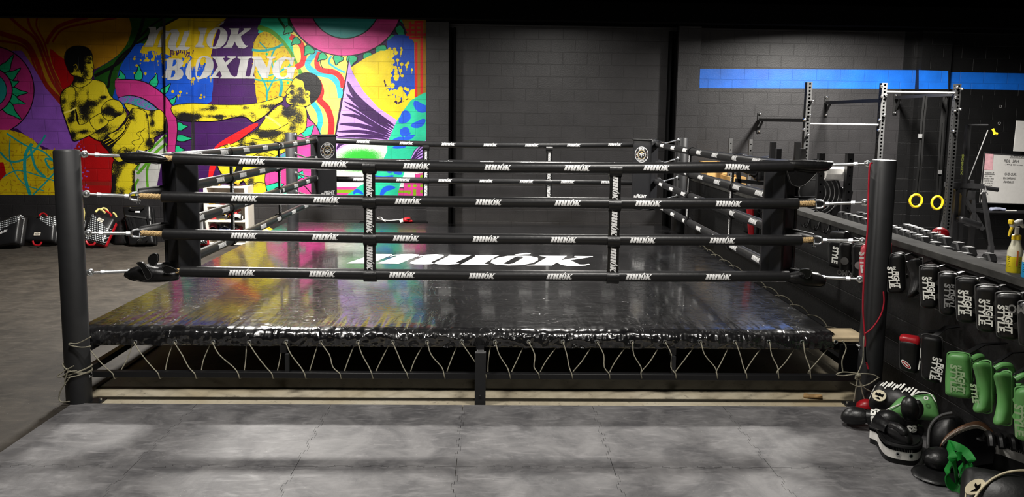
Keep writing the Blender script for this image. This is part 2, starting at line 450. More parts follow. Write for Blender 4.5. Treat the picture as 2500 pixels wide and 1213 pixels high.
# ------------------------------------------------------------------ interlocking front mats
xs = [-3.02, -2.10, -1.105, -.116, .862, 1.855, 2.84, 3.365]; ys = [-.055, -1.055, -2.06]
def teeth(a, b, fixed, horiz, sgn=1):
    """puzzle edge from a to b at the fixed coordinate"""
    pts = []; n = max(2, int(round(abs(b-a)/.105))); st = (b-a)/n
    for i in range(n):
        s = a+st*i; d = .016*sgn*(1 if i % 2 == 0 else -1)
        prof = [(0, 0), (.22, 0), (.12, d), (.88, d), (.78, 0)] if 0 < i < n-1 else [(0, 0), (.3, 0)]
        pts += [(s+st*u, fixed+w) for u, w in prof]
    pts.append((b, fixed))
    return pts if horiz else [(q, p) for p, q in pts]
names = ['by the left ring post, under the lighter stripe', 'second from the left ring post', 'left of the middle ring leg', 'in front of the middle ring leg', 'right of the ring centre', 'in front of the gloves and pads', 'under the heap of pads']
for r_ in range(2):
    for i in range(7):
        x0, x1, y1, y0 = xs[i], xs[i+1], ys[r_], ys[r_+1]; g = .0014
        bot = teeth(x0, x1, y0, True); rgt = teeth(y0, y1, x1, False); top = teeth(x0, x1, y1, True); lft = teeth(y0, y1, x0, False)
        if r_ == 0: top = [(x0, y1), (x1, y1)]
        if i == 0: lft = [(x0, y0), (x0, y1)]
        if i == 6: rgt = [(x1, y0), (x1, y1)]
        loop = bot[:-1]+rgt[:-1]+top[::-1][:-1]+lft[::-1][:-1]
        cx, cy = (x0+x1)/2, (y0+y1)/2
        n = len(loop); sh = []
        for q in range(n):      # pull every edge in by a hair so that the seam reads
            a, b, c = V(loop[q-1]), V(loop[q]), V(loop[(q+1) % n]); d1 = (b-a); d2 = (c-b)
            if d1.length < 1e-6 or d2.length < 1e-6: sh.append(tuple(b)); continue
            d1.normalize(); d2.normalize(); nn = V((-d1.y-d2.y, d1.x+d2.x))
            if nn.length < .3: nn = V((-d1.y, d1.x))
            nn.normalize(); sh.append(tuple(b+nn*g*1.3))
        mb = MB(); mb.prism([sh], ((0, 0, -.0175), (1, 0, 0), (0, 1, 0), (0, 0, 1)), .0175, m_mat)
        o = mb.build('floor_mat', smooth=0)
        tag(o, 'black puzzle mat %s, %s' % ('along the ring' if r_ == 0 else 'in the nearer row', names[i]), 'floor mat', 'interlocking mats before the ring')
# ------------------------------------------------------------------ lights (ceiling lamps and added fills above the frame)
def lamp(name, loc, e, sx, sy, aim=None, spread=PI, col=(1, .96, .9)):
    l = bpy.data.lights.new(name, 'AREA'); l.shape = 'RECTANGLE'; l.size = sx; l.size_y = sy; l.energy = e; l.color = col; l.spread = spread
    o = bpy.data.objects.new(name, l); COL.objects.link(o); o.location = loc
    if aim: o.rotation_euler = (V(aim)-V(loc)).to_track_quat('-Z', 'Y').to_euler()
    return o
SP = math.radians(158)
lamp('ceiling_and_fill_lamp', (-3.2, 4.45, 4.1), 480, .55, .25, spread=SP)
lamp('ceiling_and_fill_lamp', (1.1, 4.6, 4.1), 110, .55, .25, spread=SP)  # unseen fill, added to lift the middle of the back wall
lamp('ceiling_and_fill_lamp', (5.7, 4.45, 4.1), 540, .55, .25, spread=SP)
lamp('ceiling_and_fill_lamp', (-2.0, -1.2, 4.1), 100, .8, .3)
lamp('ceiling_and_fill_lamp', (1.4, -1.2, 4.1), 90, .8, .3)
lamp('ceiling_and_fill_lamp', (.4, -4.6, 4.1), 34, .8, .3)  # unseen fill, added to brighten sides that face the camera
w = bpy.data.worlds.new('world'); SC.world = w; w.use_nodes = True
w.node_tree.nodes['Background'].inputs[0].default_value = (.02, .02, .022, 1); w.node_tree.nodes['Background'].inputs[1].default_value = .2
SC.view_settings.view_transform = 'Standard'; SC.view_settings.look = 'None'; SC.view_settings.gamma = 1; SC.view_settings.use_curve_mapping = False
SC.view_settings.exposure = .25
# ================================================================== MURAL (flat painted shapes on the block wall)
def paint(name, col, rough=.5):
    return wall_mat('paint_'+name, col, 'x', rough, .4, .4)
C_ = dict(gold='#966a0c', green='#14430c', lime='#4d8a1c', lilac='#7c48a6', lilac2='#b48be0', mag='#a8286e', pink='#c83c86', teal='#0d6e6a', leaf='#14a06c', yel='#b89e0c', yel2='#d8c014', red='#980408', red2='#c8141a',
          ored='#7d1a12', blue='#0b44ac', dpur='#330e48', black='#060507', white='#d8d8d4', cyan='#2aa6b4', pale='#dccc58', mint='#1fb48c', gtxt='#a6a6a4', dash='#a07a10', brown='#5a3a08', pur2='#5a1a78', sky='#1450c8', olive='#7aa00a', grey='#a8a8a4', tealk='#1a8a86')
PM = {k: paint(k, v) for k, v in C_.items()}
def stipple_mat(name, c0, c1, scale=260.0):
    """two paints sprayed over each other: grain density from the painted 'shade' attribute"""
    m, t, b = base_mat(name); block_bump(t, b, 'x', .4)
    at_ = t.a('ShaderNodeAttribute', attribute_name='shade'); g = t.a('ShaderNodeNewGeometry')
    n1 = t.a('ShaderNodeTexNoise', i_Scale=scale, i_Detail=2.0); t.c(g.outputs['Position'], n1.inputs['Vector'])
    n2 = t.a('ShaderNodeTexNoise', i_Scale=scale*.22, i_Detail=3.0); t.c(g.outputs['Position'], n2.inputs['Vector'])
    v = t.math('ADD', t.math('MULTIPLY', n1.outputs['Fac'], .65), t.math('MULTIPLY', n2.outputs['Fac'], .35))
    d = t.math('SUBTRACT', t.math('ADD', t.math('MULTIPLY', at_.outputs['Fac'], .52), .24), v)
    f = t.math('MULTIPLY', t.math('ADD', d, .02), 25.0, True)
    t.c(t.mix(f, hx(c0), hx(c1)), b.inputs['Base Color']); b.inputs['Roughness'].default_value = .5
    return m
m_skin = stipple_mat('paint_stencil_figure', '#c4b41a', '#0a0806')
m_air = stipple_mat('paint_airbrush_green', '#dfe6da', '#22a428', 600.0)
m_scale = stipple_mat('paint_scales', '#1c8a86', '#7a4aa0', 60.0)
MV, MF, MMI, MSH, MMATS = [], [], [], [], []
_lay = [0]; _hold = [False]
PILX = (404.0, 467.0, 472.5)
def to_wall(px, py, strip, dz):
    if strip == 1: return at(px, py, y=YB-PP-dz)
    if strip == 2: # narrow return of the pilaster
        e = at(467.0, py, y=YB-PP); q = at(px, py, x=e.x+dz); return q if q.y < YB else V((e.x+dz, YB, q.z))
    return at(px, py, y=YB-dz)
TA = lambda p: (p[0]/2.4255, p[1]/2.426)
TB_ = lambda p: (300+p[0]/2.426, p[1]/2.426)
TC_ = lambda p: (640+p[0]/2.426, p[1]/2.426)
TT = lambda p: (340+p[0]/6.25, 50+p[1]/6.25)
TX = lambda p: p
def poly(mat_, loops, T=TX, sm=0, shade=None, grid=0):
    """paint one flat shape; points are measured on the photograph and carried to the wall plane"""
    if isinstance(loops[0][0], (int, float)): loops = [loops]
    loops = [[T(p) for p in L] for L in loops]
    if sm: loops = [smooth_loop(L, sm) for L in loops]
    _lay[0] += 0 if _hold[0] else 1; dz = .0008+_lay[0]*.000015
    bm0 = bmesh.new(); fl = [p for L in loops for p in L]
    vs = [bm0.verts.new((p[0], p[1], 0)) for p in fl]
    for t in tessellate_polygon([[V((p[0], p[1], 0)) for p in L] for L in loops]):
        try: bm0.faces.new([vs[i] for i in t])
        except ValueError: pass
    mn, mxx = min(p[0] for p in fl), max(p[0] for p in fl)
    if grid:
        for ax, lo, hi in ((0, mn, mxx), (1, min(p[1] for p in fl), max(p[1] for p in fl))):
            k = lo+grid
            while k < hi:
                bmesh.ops.bisect_plane(bm0, geom=bm0.verts[:]+bm0.edges[:]+bm0.faces[:], plane_co=(k, 0, 0) if ax == 0 else (0, k, 0), plane_no=(1, 0, 0) if ax == 0 else (0, 1, 0)); k += grid
    # keep inside the painted rectangle
    cuts = [((0, 43.5, 0), (.002, -1, 0)), ((1040, 0, 0), (1, 0, 0)), ((0, 475, 0), (-.009, 1, 0)), ((-240, 0, 0), (-1, 0, 0))]
    for co, no in cuts:
        bmesh.ops.bisect_plane(bm0, geom=bm0.verts[:]+bm0.edges[:]+bm0.faces[:], plane_co=co, plane_no=no, clear_outer=True)
    if mat_ not in MMATS: MMATS.append(mat_)
    mi = MMATS.index(mat_)
    rng = [(-1e9, PILX[0]), (PILX[0], PILX[1]), (PILX[1], PILX[2]), (PILX[2], 1e9)]
    for s, (a, b) in enumerate(rng):
        if mxx < a or mn > b: continue
        bm = bm0.copy()
        if a > -1e8: bmesh.ops.bisect_plane(bm, geom=bm.verts[:]+bm.edges[:]+bm.faces[:], plane_co=(a, 0, 0), plane_no=(-1, 0, 0), clear_outer=True)
        if b < 1e8: bmesh.ops.bisect_plane(bm, geom=bm.verts[:]+bm.edges[:]+bm.faces[:], plane_co=(b, 0, 0), plane_no=(1, 0, 0), clear_outer=True)
        bm.verts.index_update(); o = len(MV)
        for v in bm.verts:
            MV.append(to_wall(v.co.x, v.co.y, s, dz)); MSH.append(shade(v.co.x, v.co.y) if shade else 0.0)
        for f in bm.faces:
            ids = [o+v.index for v in f.verts]
            p, q, r = [V((v.co.x, v.co.y)) for v in f.verts[:3]]
            cr = (q-p).x*(r-p).y-(q-p).y*(r-p).x
            MF.append(ids if cr < 0 else ids[::-1]); MMI.append(mi)
        bm.free()
    bm0.free()
def stroke(mat_, pts, w, T=TX, sm=5, closed=False, taper=False):
    P = [T(p) for p in pts]; P = smooth_loop(P, sm, closed) if len(P) > 2 else P
    n = len(P); L, Rr = [], []
    for i, p in enumerate(P):
        a = P[i-1] if (i > 0 or closed) else P[0]; b = P[(i+1) % n] if (i < n-1 or closed) else P[-1]
        d = V((b[0]-a[0], b[1]-a[1]));
        if d.length < 1e-6: d = V((1, 0))
        d.normalize(); u = i/max(1, n-1)
        ww = w/2
        if taper == 'both': ww *= max(.06, math.sin(PI*u)**.6)
        elif taper: ww *= max(.06, 1-u)
        L.append((p[0]-d.y*ww, p[1]+d.x*ww)); Rr.append((p[0]+d.y*ww, p[1]-d.x*ww))
    if closed: poly(mat_, [L, Rr] if abs(sum(L[i-1][0]*L[i][1]-L[i][0]*L[i-1][1] for i in range(n))) > abs(sum(Rr[i-1][0]*Rr[i][1]-Rr[i][0]*Rr[i-1][1] for i in range(n))) else [Rr, L])
    else: poly(mat_, L+Rr[::-1])
def circ(mat_, c, r, T=TX, ryy=None, n=28):
    poly(mat_, [(c[0]+r*math.cos(2*PI*k/n), c[1]+(ryy or r)*math.sin(2*PI*k/n)) for k in range(n)], T)
def outl(mat_, pts, T, w=2.2, sm=4, om='black'):
    """filled smooth shape with a painted outline"""
    poly(mat_, pts, T, sm); stroke(PM[om], pts, w, T, sm, True)
def leaf(c, ang, L, w, T, om=2.0, mt='leaf'):
    ca, sa = math.cos(ang), math.sin(ang)
    def q(u, v): return (c[0]+u*ca-v*sa, c[1]+u*sa+v*ca)
    outl(PM[mt], [q(-.06*L, -w*.45), q(.3*L, -w*.5), q(.55*L, -w*.22), q(L, 0), q(.62*L, w*.3), q(.34*L, w*.55), q(-.06*L, w*.4)], T, om, 3)
def dashes(mat_, region, n, seed, T, l=16, w=5):
    rr = random.Random(seed); xs_ = [p[0] for p in region]; ys_ = [p[1] for p in region]; k = 0
    def inside(x, y):
        c = False; j = len(region)-1
        for i in range(len(region)):
            a, b = region[i], region[j]
            if (a[1] > y) != (b[1] > y) and x < (b[0]-a[0])*(y-a[1])/(b[1]-a[1])+a[0]: c = not c
            j = i
        return c
    tries = 0; pts = []; _lay[0] += 1; _hold[0] = True
    while k < n and tries < n*40:
        tries += 1; x, y = rr.uniform(min(xs_), max(xs_)), rr.uniform(min(ys_), max(ys_))
        if not inside(x, y) or any((x-a)**2+(y-b)**2 < (l*1.25)**2 for a, b in pts): continue
        pts.append((x, y)); a = rr.uniform(0, PI); k += 1; dx, dy = math.cos(a)*l/2, math.sin(a)*l/2; nx, ny = -math.sin(a)*w/2, math.cos(a)*w/2
        poly(mat_, [(x-dx+nx, y-dy+ny), (x+dx+nx, y+dy+ny), (x+dx-nx, y+dy-ny), (x-dx-nx, y-dy-ny)], T)
    _hold[0] = False
def dots(mat_, pts, T, drip=.35, seed=3):
    rr = random.Random(seed)
    for x, y, r in pts:
        circ(mat_, (x, y), r, T, n=12)
        if rr.random() < drip: poly(mat_, [(x-r*.22, y), (x+r*.22, y), (x+r*.12, y+r*3.2), (x-r*.12, y+r*3.2)], T)
# ---- ground colours, left to right
poly(PM['dpur'], [(-240, 20), (1060, 20), (1060, 520), (-240, 520)])
poly(PM['gold'], [(-600, 60), (800, 60), (785, 180), (735, 290), (650, 360), (560, 410), (470, 440), (400, 520), (360, 640), (100, 500), (-600, 520)], TA, 3)
poly(PM['green'], [(790, 60), (1180, 60), (1000, 190), (860, 275), (760, 340), (710, 420), (690, 520), (680, 640), (620, 640), (560, 470), (570, 415), (670, 350), (745, 270), (780, 170)], TA, 3)
for P, w_ in (([(1110, 70), (960, 160), (840, 240), (720, 330), (660, 420), (640, 520)], 6), ([(860, 60), (830, 180), (770, 300), (690, 380), (560, 450)], 8), ([(1000, 90), (900, 150), (800, 250)], 5)): stroke(PM['black'], P, w_, TA)
# red and gold streams
for P, w_ in (([(-60, 180), (60, 215), (160, 260), (220, 370), (270, 500), (365, 600)], 12), ([(-60, 240), (90, 255), (165, 300), (215, 420), (280, 540), (355, 620)], 5), ([(20, 60), (110, 150), (200, 220), (240, 300), (300, 460), (370, 570)], 7),
              ([(160, 60), (175, 150), (235, 240), (275, 340), (330, 480), (380, 560)], 6), ([(235, 60), (215, 150), (262, 250), (300, 380), (350, 490), (390, 545)], 4), ([(520, 100), (360, 150), (300, 210), (275, 260)], 9), ([(690, 105), (500, 140), (370, 175), (310, 250)], 5)): stroke(PM['ored'], P, w_, TA)
poly(PM['red'], [(296, 290), (350, 330), (400, 370), (440, 470), (420, 540), (385, 560), (350, 470), (310, 380)], TA, 3)
lil = [(-600, 310), (130, 300), (200, 400), (270, 520), (360, 625), (385, 660), (420, 800), (440, 835), (520, 800), (480, 880), (330, 900), (240, 860), (150, 800), (100, 760), (-600, 760)]
poly(PM['lilac'], lil, TA)
# left flower
circ(PM['black'], (-62, 535), 267, TA, n=48); circ(PM['mag'], (-62, 535), 261, TA, n=48)
for a, L, w_ in ((-.98, 150, 60), (-.62, 120, 55), (-.30, 70, 50), (.06, 120, 52), (.36, 120, 52), (.74, 150, 60)): leaf((-62+118*math.cos(a), 535+118*math.sin(a)), a, L*.92, w_, TA, 2)
circ(PM['black'], (-62, 535), 138, TA, n=36); circ(PM['mag'], (-62, 535), 132, TA, n=36); circ(PM['black'], (-62, 535), 104, TA, n=36); circ(m_scale, (-62, 535), 100, TA, n=36)
# yellow dash field, lower left
yl = [(-600, 760), (60, 770), (130, 790), (200, 830), (250, 885), (325, 885), (345, 960), (345, 1250), (-600, 1250)]
poly(PM['yel'], yl, TA); dashes(PM['dash'], [(x if x > -200 else -200, y if y < 1160 else 1160) for x, y in yl], 170, 5, TA, 20, 6)
for P, w_ in (([(0, 900), (60, 955), (150, 940), (230, 860), (270, 800)], 5), ([(40, 790), (150, 860), (260, 900), (345, 990)], 4), ([(190, 850), (150, 920), (150, 1050), (180, 1160)], 8), ([(180, 870), (210, 990), (270, 1050)], 6), ([(345, 960), (270, 940), (300, 1000), (345, 970)], 5), ([(0, 1060), (100, 1010), (230, 1040), (345, 1080)], 3), ([(60, 820), (60, 950), (130, 1080), (260, 1130)], 2.5), ([(345, 1000), (260, 1090), (190, 1160)], 4)): stroke(PM['tealk'], P, w_, TA)
poly(PM['red'], [(-300, 980), (20, 960), (36, 1030), (0, 1070), (-300, 1070)], TA)
# red shorts field
poly(PM['red'], [(440, 880), (470, 835), (545, 795), (620, 850), (680, 930), (668, 980), (660, 1050), (668, 1250), (460, 1250)], TA)
poly(PM['ored'], [(460, 1075), (668, 1078), (668, 1100), (460, 1097)], TA)
rr = random.Random(12)
for i in range(60):
    x, y = (rr.uniform(400, 500), rr.uniform(835, 890)) if i < 25 else (470+abs(rr.gauss(0, 30)), rr.choice((900, 1040, 1060, 1120, 970))+rr.gauss(0, 22))
    circ(PM['lilac'], (x, y), rr.uniform(2, 8), TA, rr.uniform(2, 7), n=6)
# blue and its yellow splash
poly(PM['blue'], [(830, 255), (990, 300), (1120, 330), (1250, 330), (1262, 470), (1255, 560), (1225, 615), (980, 625), (680, 640), (690, 500), (715, 390), (770, 310)], TA, 3)
poly(PM['yel'], [(100, 310), (180, 200), (330, 110), (430, 60), (640, 60), (590, 130), (555, 190), (535, 260), (520, 330), (480, 350), (400, 330), (330, 345), (250, 320), (170, 300)], TB_, 3)
rr = random.Random(4)
dots(PM['yel'], [(rr.uniform(110, 250), 290+abs(rr.gauss(0, 32)), rr.uniform(4, 12)) for i in range(26)]+[(rr.uniform(60, 240), rr.uniform(330, 440), rr.uniform(4, 9)) for i in range(20)], TB_, .3, 4)
dots(PM['yel'], [(rr.uniform(250, 525), 330+abs(rr.gauss(0, 24)), rr.uniform(5, 14)) for i in range(60)]+[(rr.uniform(410, 530), rr.uniform(360, 470), rr.uniform(4, 11)) for i in range(26)]+[(rr.uniform(270, 500), rr.uniform(480, 580), rr.uniform(4, 9)) for i in range(8)], TB_, .4, 5)
for i in range(26):
    x, y = rr.uniform(280, 430), 325+rr.gauss(0, 8); stroke(PM['dpur'], [(x, y), (x+rr.uniform(-6, 6), y-rr.uniform(8, 26))], 2.2, TB_, 2)
# pink arch with leaves and scales
for c, a, L, w_ in (((722, 470), -1.75, 55, 40), ((820, 465), -1.55, 80, 45), ((905, 505), -1.25, 75, 45), ((965, 545), -.85, 70, 34), ((1012, 610), -.9, 55, 30), ((1040, 670), -.55, 85, 44), ((1052, 748), .0, 62, 46), ((1055, 818), .0, 95, 36), ((1042, 882), .1, 55, 40)): leaf(c, a, L, w_, TA, 2)
arch = [(682, 474), (740, 470), (830, 478), (900, 508), (985, 575), (1030, 650), (1050, 740), (1045, 830), (1028, 930), (985, 930), (992, 840), (990, 760), (968, 690), (925, 635), (850, 585), (770, 566), (700, 580)]
poly(PM['mag'], arch, TA, 3); stroke(PM['black'], arch[:9], 2.4, TA); stroke(PM['black'], arch[9:], 2.4, TA)
poly(m_scale, [(702, 582), (770, 568), (848, 588), (922, 640), (945, 665), (900, 700), (800, 650), (730, 612)], TA, 3, shade=lambda x, y: .5)
poly(PM['mag'], [(1000, 820), (1040, 820), (1030, 1000), (985, 1000)], TA)
# pale area with green stripes
poly(PM['grey'], [(770, 1250), (798, 1000), (800, 960), (885, 880), (975, 790), (985, 900), (985, 930), (960, 940), (900, 1250)], TA)
for P, w_ in (([(985, 800), (900, 880), (830, 960), (808, 1010)], 6), ([(985, 850), (920, 905), (850, 990), (812, 1030)], 7), ([(985, 900), (900, 950), (870, 1030), (890, 1250)], 6), ([(820, 1060), (800, 1100), (805, 1150)], 6)): stroke(PM['lime'], P, w_, TA)
# ---- right half
v1 = [(845, 60), (1000, 60), (1010, 200), (1060, 340), (1110, 470), (1040, 470), (1020, 390), (960, 290), (880, 205), (800, 195), (815, 130)]
poly(PM['mint'], v1, TB_)
stroke(PM['lime'], [(800, 160), (880, 190), (960, 270), (1040, 400), (1080, 470)], 12, TB_); stroke(PM['green'], [(985, 60), (992, 160), (1040, 300), (1100, 430)], 9, TB_); stroke(PM['green'], [(900, 60), (930, 120), (985, 200)], 6, TB_)
yd = [(812, 196), (860, 190), (930, 245), (990, 320), (1040, 420), (1032, 470), (985, 515), (962, 568), (870, 600), (798, 616), (782, 470), (768, 330), (778, 250)]
poly(PM['yel'], yd, TB_, 2); dashes(PM['dash'], yd, 110, 8, TB_, 18, 6)
for P, w_ in (([(765, 295), (830, 300), (900, 285), (950, 260)], 6), ([(900, 290), (880, 340), (890, 420)], 4), ([(780, 470), (860, 480), (960, 470), (1030, 480)], 4), ([(800, 420), (850, 520), (850, 610)], 4), ([(900, 420), (940, 490), (930, 570)], 7), ([(960, 400), (900, 460), (850, 560)], 4), ([(810, 250), (860, 300)], 3), ([(1000, 380), (920, 430), (820, 460)], 3)): stroke(PM['tealk'], P, w_, TB_)
for x, y in ((852, 320), (905, 365), (990, 385), (978, 490)): circ(PM['leaf'], (x, y), 8, TB_, n=12)
# pale yellow field with waves
poly(PM['pale'], [(160, 160), (300, 300), (520, 335), (470, 560), (430, 800), (420, 900), (390, 1250), (300, 1250), (330, 800), (260, 640), (340, 520), (340, 470), (240, 430), (190, 330)], TC_)
for mt, P, w_ in (('red2', [(165, 215), (225, 255), (245, 310), (240, 370), (200, 400)], 14), ('cyan', [(345, 300), (290, 340), (270, 390), (320, 430), (400, 450), (450, 500), (465, 580)], 14), ('red2', [(345, 310), (325, 360), (340, 410), (430, 430), (470, 470), (480, 520)], 13), ('black', [(350, 305), (345, 370), (360, 405)], 2),
                  ('cyan', [(410, 330), (395, 370), (440, 405), (490, 430)], 5), ('red2', [(330, 480), (350, 540), (340, 590), (385, 640), (410, 720), (405, 800), (390, 880), (370, 960)], 15), ('cyan', [(280, 590), (330, 650), (345, 720), (330, 790), (380, 850)], 13), ('cyan', [(395, 850), (385, 900), (360, 940)], 10), ('yel', [(370, 900), (400, 960), (380, 1080)], 10)): stroke(PM[mt], P, w_, TC_)
# big flower at the top
for c, a, L, w_ in (((170, 165), 2.4, 60, 46), ((215, 235), 2.5, 55, 44), ((290, 285), 2.3, 60, 60), ((370, 325), 2.4, 60, 44), ((455, 335), 1.9, 55, 56), ((535, 335), 1.75, 70, 56), ((622, 318), 1.4, 74, 50), ((700, 280), 1.3, 110, 64), ((760, 220), 1.0, 90, 50), ((805, 165), .95, 105, 44), ((825, 110), .55, 70, 40)): leaf(c, a, L, w_, TC_, 2.2)
circ(PM['black'], (488, 12), 346, TC_, 322, n=56); circ(PM['pink'], (488, 12), 340, TC_, 316, n=56)
circ(PM['black'], (490, 15), 213, TC_, 216, n=48); circ(m_scale, (490, 15), 207, TC_, 209, n=48)
# lilac wedge with dark plumes
poly(PM['lilac2'], [(512, 345), (535, 430), (600, 540), (690, 640), (800, 712), (770, 790), (740, 855), (600, 860), (480, 890), (408, 930), (440, 770), (480, 550)], TC_)
stroke(PM['black'], [(516, 335), (480, 560), (440, 780), (405, 930), (385, 1090), (370, 1250)], 2.6, TC_)
for P, w_ in (([(505, 480), (545, 560), (640, 650), (790, 750)], 14), ([(498, 555), (560, 610), (660, 690), (785, 765)], 11), ([(484, 600), (560, 640), (680, 720), (775, 775)], 7), ([(486, 628), (570, 670), (680, 740), (770, 785)], 6), ([(470, 678), (560, 690), (650, 735), (765, 795)], 10), ([(455, 735), (560, 740), (660, 765), (760, 805)], 11), ([(440, 780), (560, 778), (660, 790), (755, 815)], 9), ([(440, 812), (560, 805), (680, 812), (745, 825)], 8), ([(442, 885), (470, 850), (560, 830), (700, 828)], 9)): stroke(PM['dpur'], P, w_*1.0, TC_, 5, False, 'both')
# yellow and splash over blue
poly(PM['yel2'], [(524, 400), (600, 350), (700, 300), (745, 300), (760, 400), (720, 480), (745, 570), (800, 620), (860, 590), (905, 545), (880, 600), (845, 650), (800, 712), (690, 640), (600, 540), (550, 455)], TC_)
poly(PM['blue'], [(738, 245), (790, 205), (880, 205), (905, 270), (906, 545), (870, 560), (830, 590), (770, 590), (735, 500), (735, 400), (745, 310)], TC_)
rr = random.Random(9)
dots(PM['yel2'], [(735+abs(rr.gauss(0, 26)), rr.uniform(300, 580), rr.uniform(6, 16)) for i in range(70)]+[(rr.uniform(750, 905), 545+rr.gauss(10, 22), rr.uniform(7, 16)) for i in range(44)]+[(rr.uniform(740, 830), rr.uniform(280, 460), rr.uniform(5, 11)) for i in range(22)]+[(rr.uniform(820, 890), rr.uniform(360, 500), rr.uniform(5, 9)) for i in range(5)], TC_, .25, 2)
# red fret corner
poly(PM['gold'], [(815, 90), (985, 90), (985, 545), (905, 580), (900, 250), (860, 200), (840, 150)], TC_)
for a, b in (((850, 178), (955, 178)), ((850, 205), (985, 205)), ((905, 130), (955, 130)), ((870, 225), (935, 225)), ((870, 150), (940, 150))): poly(PM['red2'], [(a[0], a[1]-7), (b[0], b[1]-7), (b[0], b[1]+7), (a[0], a[1]+7)], TC_)
for x, y0, y1 in ((910, 125, 215), (945, 125, 205), (912, 250, 575), (945, 205, 555), (876, 130, 215)): poly(PM['red2'], [(x-8, y0), (x+8, y0), (x+8, y1), (x-8, y1)], TC_)
# mint band with blue commas
mint = [(985, 540), (935, 562), (880, 595), (840, 650), (800, 712), (765, 790), (735, 860), (715, 940), (660, 1040), (560, 1110), (450, 1190), (450, 1250), (790, 1250), (812, 1120), (850, 1010), (900, 890), (985, 820)]
poly(PM['mint'], mint, TC_)
for P, w_ in (([(900, 600), (940, 640), (985, 640)], 22), ([(830, 660), (850, 690), (810, 725)], 26), ([(880, 745), (930, 735), (965, 705)], 17), ([(760, 840), (820, 825), (840, 860), (770, 875)], 14), ([(720, 965), (760, 1000), (740, 1020)], 16), ([(815, 980), (790, 1010), (830, 1030)], 14), ([(700, 1165), (730, 1120), (790, 1110)], 13), ([(540, 1150), (560, 1130), (600, 1150)], 9), ([(650, 1040), (720, 1060), (780, 1040)], 12)): stroke(PM['sky'], P, w_, TC_, 5, False, 'both')
stroke(PM['sky'], [(830, 820), (880, 810), (895, 780), (870, 755), (835, 765), (830, 790), (850, 800)], 11, TC_); circ(PM['sky'], (848, 778), 26, TC_, n=20)
# lower right corner
poly(PM['lilac2'], [(985, 815), (905, 890), (870, 960), (985, 985)], TC_)
for k in range(7): stroke(PM['dpur'], [(985, 835+k*22), (930, 880+k*16), (885, 945+k*5)], 3.2, TC_)
poly(PM['white'], [(862, 965), (985, 985), (985, 1030), (905, 1040), (905, 1060), (840, 1110), (812, 1110)], TC_)
poly(PM['pink'], [(905, 1030), (985, 1020), (985, 1250), (790, 1250), (812, 1115), (840, 1115), (840, 1060), (905, 1060)], TC_)
for x, y in ((870, 1100), (905, 1100), (945, 1100), (945, 1045), (870, 1140), (945, 1135)): circ(PM['olive'], (x, y), 10, TC_, n=14)
poly(PM['olive'], [(805, 1128), (880, 1128), (880, 1142), (805, 1142)], TC_); poly(PM['olive'], [(895, 1120), (912, 1120), (912, 1165), (985, 1165), (985, 1180), (800, 1180), (800, 1160), (895, 1160)], TC_)
# white dome with green airbrush
def gsh(x, y):
    X, Y = (x-640)*2.426, y*2.426; d = math.hypot((X-585)/190, (Y-930)/75); e = math.hypot((X-560)/230, (Y-1000)/40)
    return max(0, 1.15-d*.95, .75-e*.6)
poly(m_air, [(395, 1010), (420, 930), (470, 875), (540, 850), (640, 848), (740, 862), (722, 935), (665, 1035), (570, 1105), (370, 1108)], TC_, 2, gsh, 6)
poly(PM['pink'], [(368, 1108), (570, 1106), (450, 1190), (440, 1250), (360, 1250)], TC_); poly(PM['olive'], [(368, 1124), (548, 1124), (520, 1142), (366, 1142)], TC_)
# pink with mint shards behind the far left post
poly(PM['pink'], [(-20, 1250), (0, 1100), (20, 1000), (100, 960), (140, 880), (230, 760), (262, 690), (310, 735), (345, 800), (360, 900), (370, 1000), (360, 1250)], TC_)
for sh_ in ([(232, 790), (265, 755), (310, 738), (290, 800), (250, 812)], [(20, 1100), (90, 1080), (130, 1090), (60, 1165), (40, 1165)], [(150, 1060), (240, 1010), (250, 1045), (170, 1085)], [(70, 1120), (150, 1140), (140, 1190), (60, 1200)], [(205, 1030), (250, 1030), (250, 1060)]): outl(PM['mint'], sh_, TC_, 2, 1)
stroke(PM['black'], [(262, 690), (320, 745), (352, 820)], 2.4, TC_); stroke(PM['black'], [(250, 1100), (300, 1160), (340, 1250)], 2.4, TC_)
poly(m_scale, [(30, 930), (90, 900), (150, 880), (140, 950), (20, 1010)], TC_, 2, shade=lambda x, y: .45)
# red edge behind the right fighter
poly(PM['red2'], [(545, 870), (610, 820), (700, 770), (780, 730), (800, 745), (700, 820), (600, 900), (560, 960), (530, 1050), (505, 1060), (520, 950)], TB_, 2)
# ---- stencilled fighters
def blobs(L, T, base=.18, edge=None):
    Q = [(T((b[0], b[1])), b[2]/2.426, (b[3] if len(b) > 4 else b[2])/2.426, b[-1]) for b in L]
    def f(x, y):
        s = base
        for (cx, cy), rx_, ry_, w_ in Q:
            d = ((x-cx)/rx_)**2+((y-cy)/ry_)**2
            if d < 4: s += w_*math.exp(-d*1.1)
        if edge:
            dm = min(((x-a)**2+(y-b)**2) for a, b in edge)**.5
            s += .55*math.exp(-dm/5.0)*(.55+.9*noise.noise(V((x*.035, y*.035, 3.3))))
            s += .30*noise.noise(V((x*.055, y*.07, 8.1)))-.04
        return max(0, min(1.2, s))
    return f
def fig(pts, T, bl, base=.18, ol=1.6, sm=3):
    poly(m_skin, pts, T, sm, blobs(bl, T, base, smooth_loop([T(p) for p in pts], 5)), 2.8)
    if ol: stroke(PM['black'], pts, ol, T, sm, True)
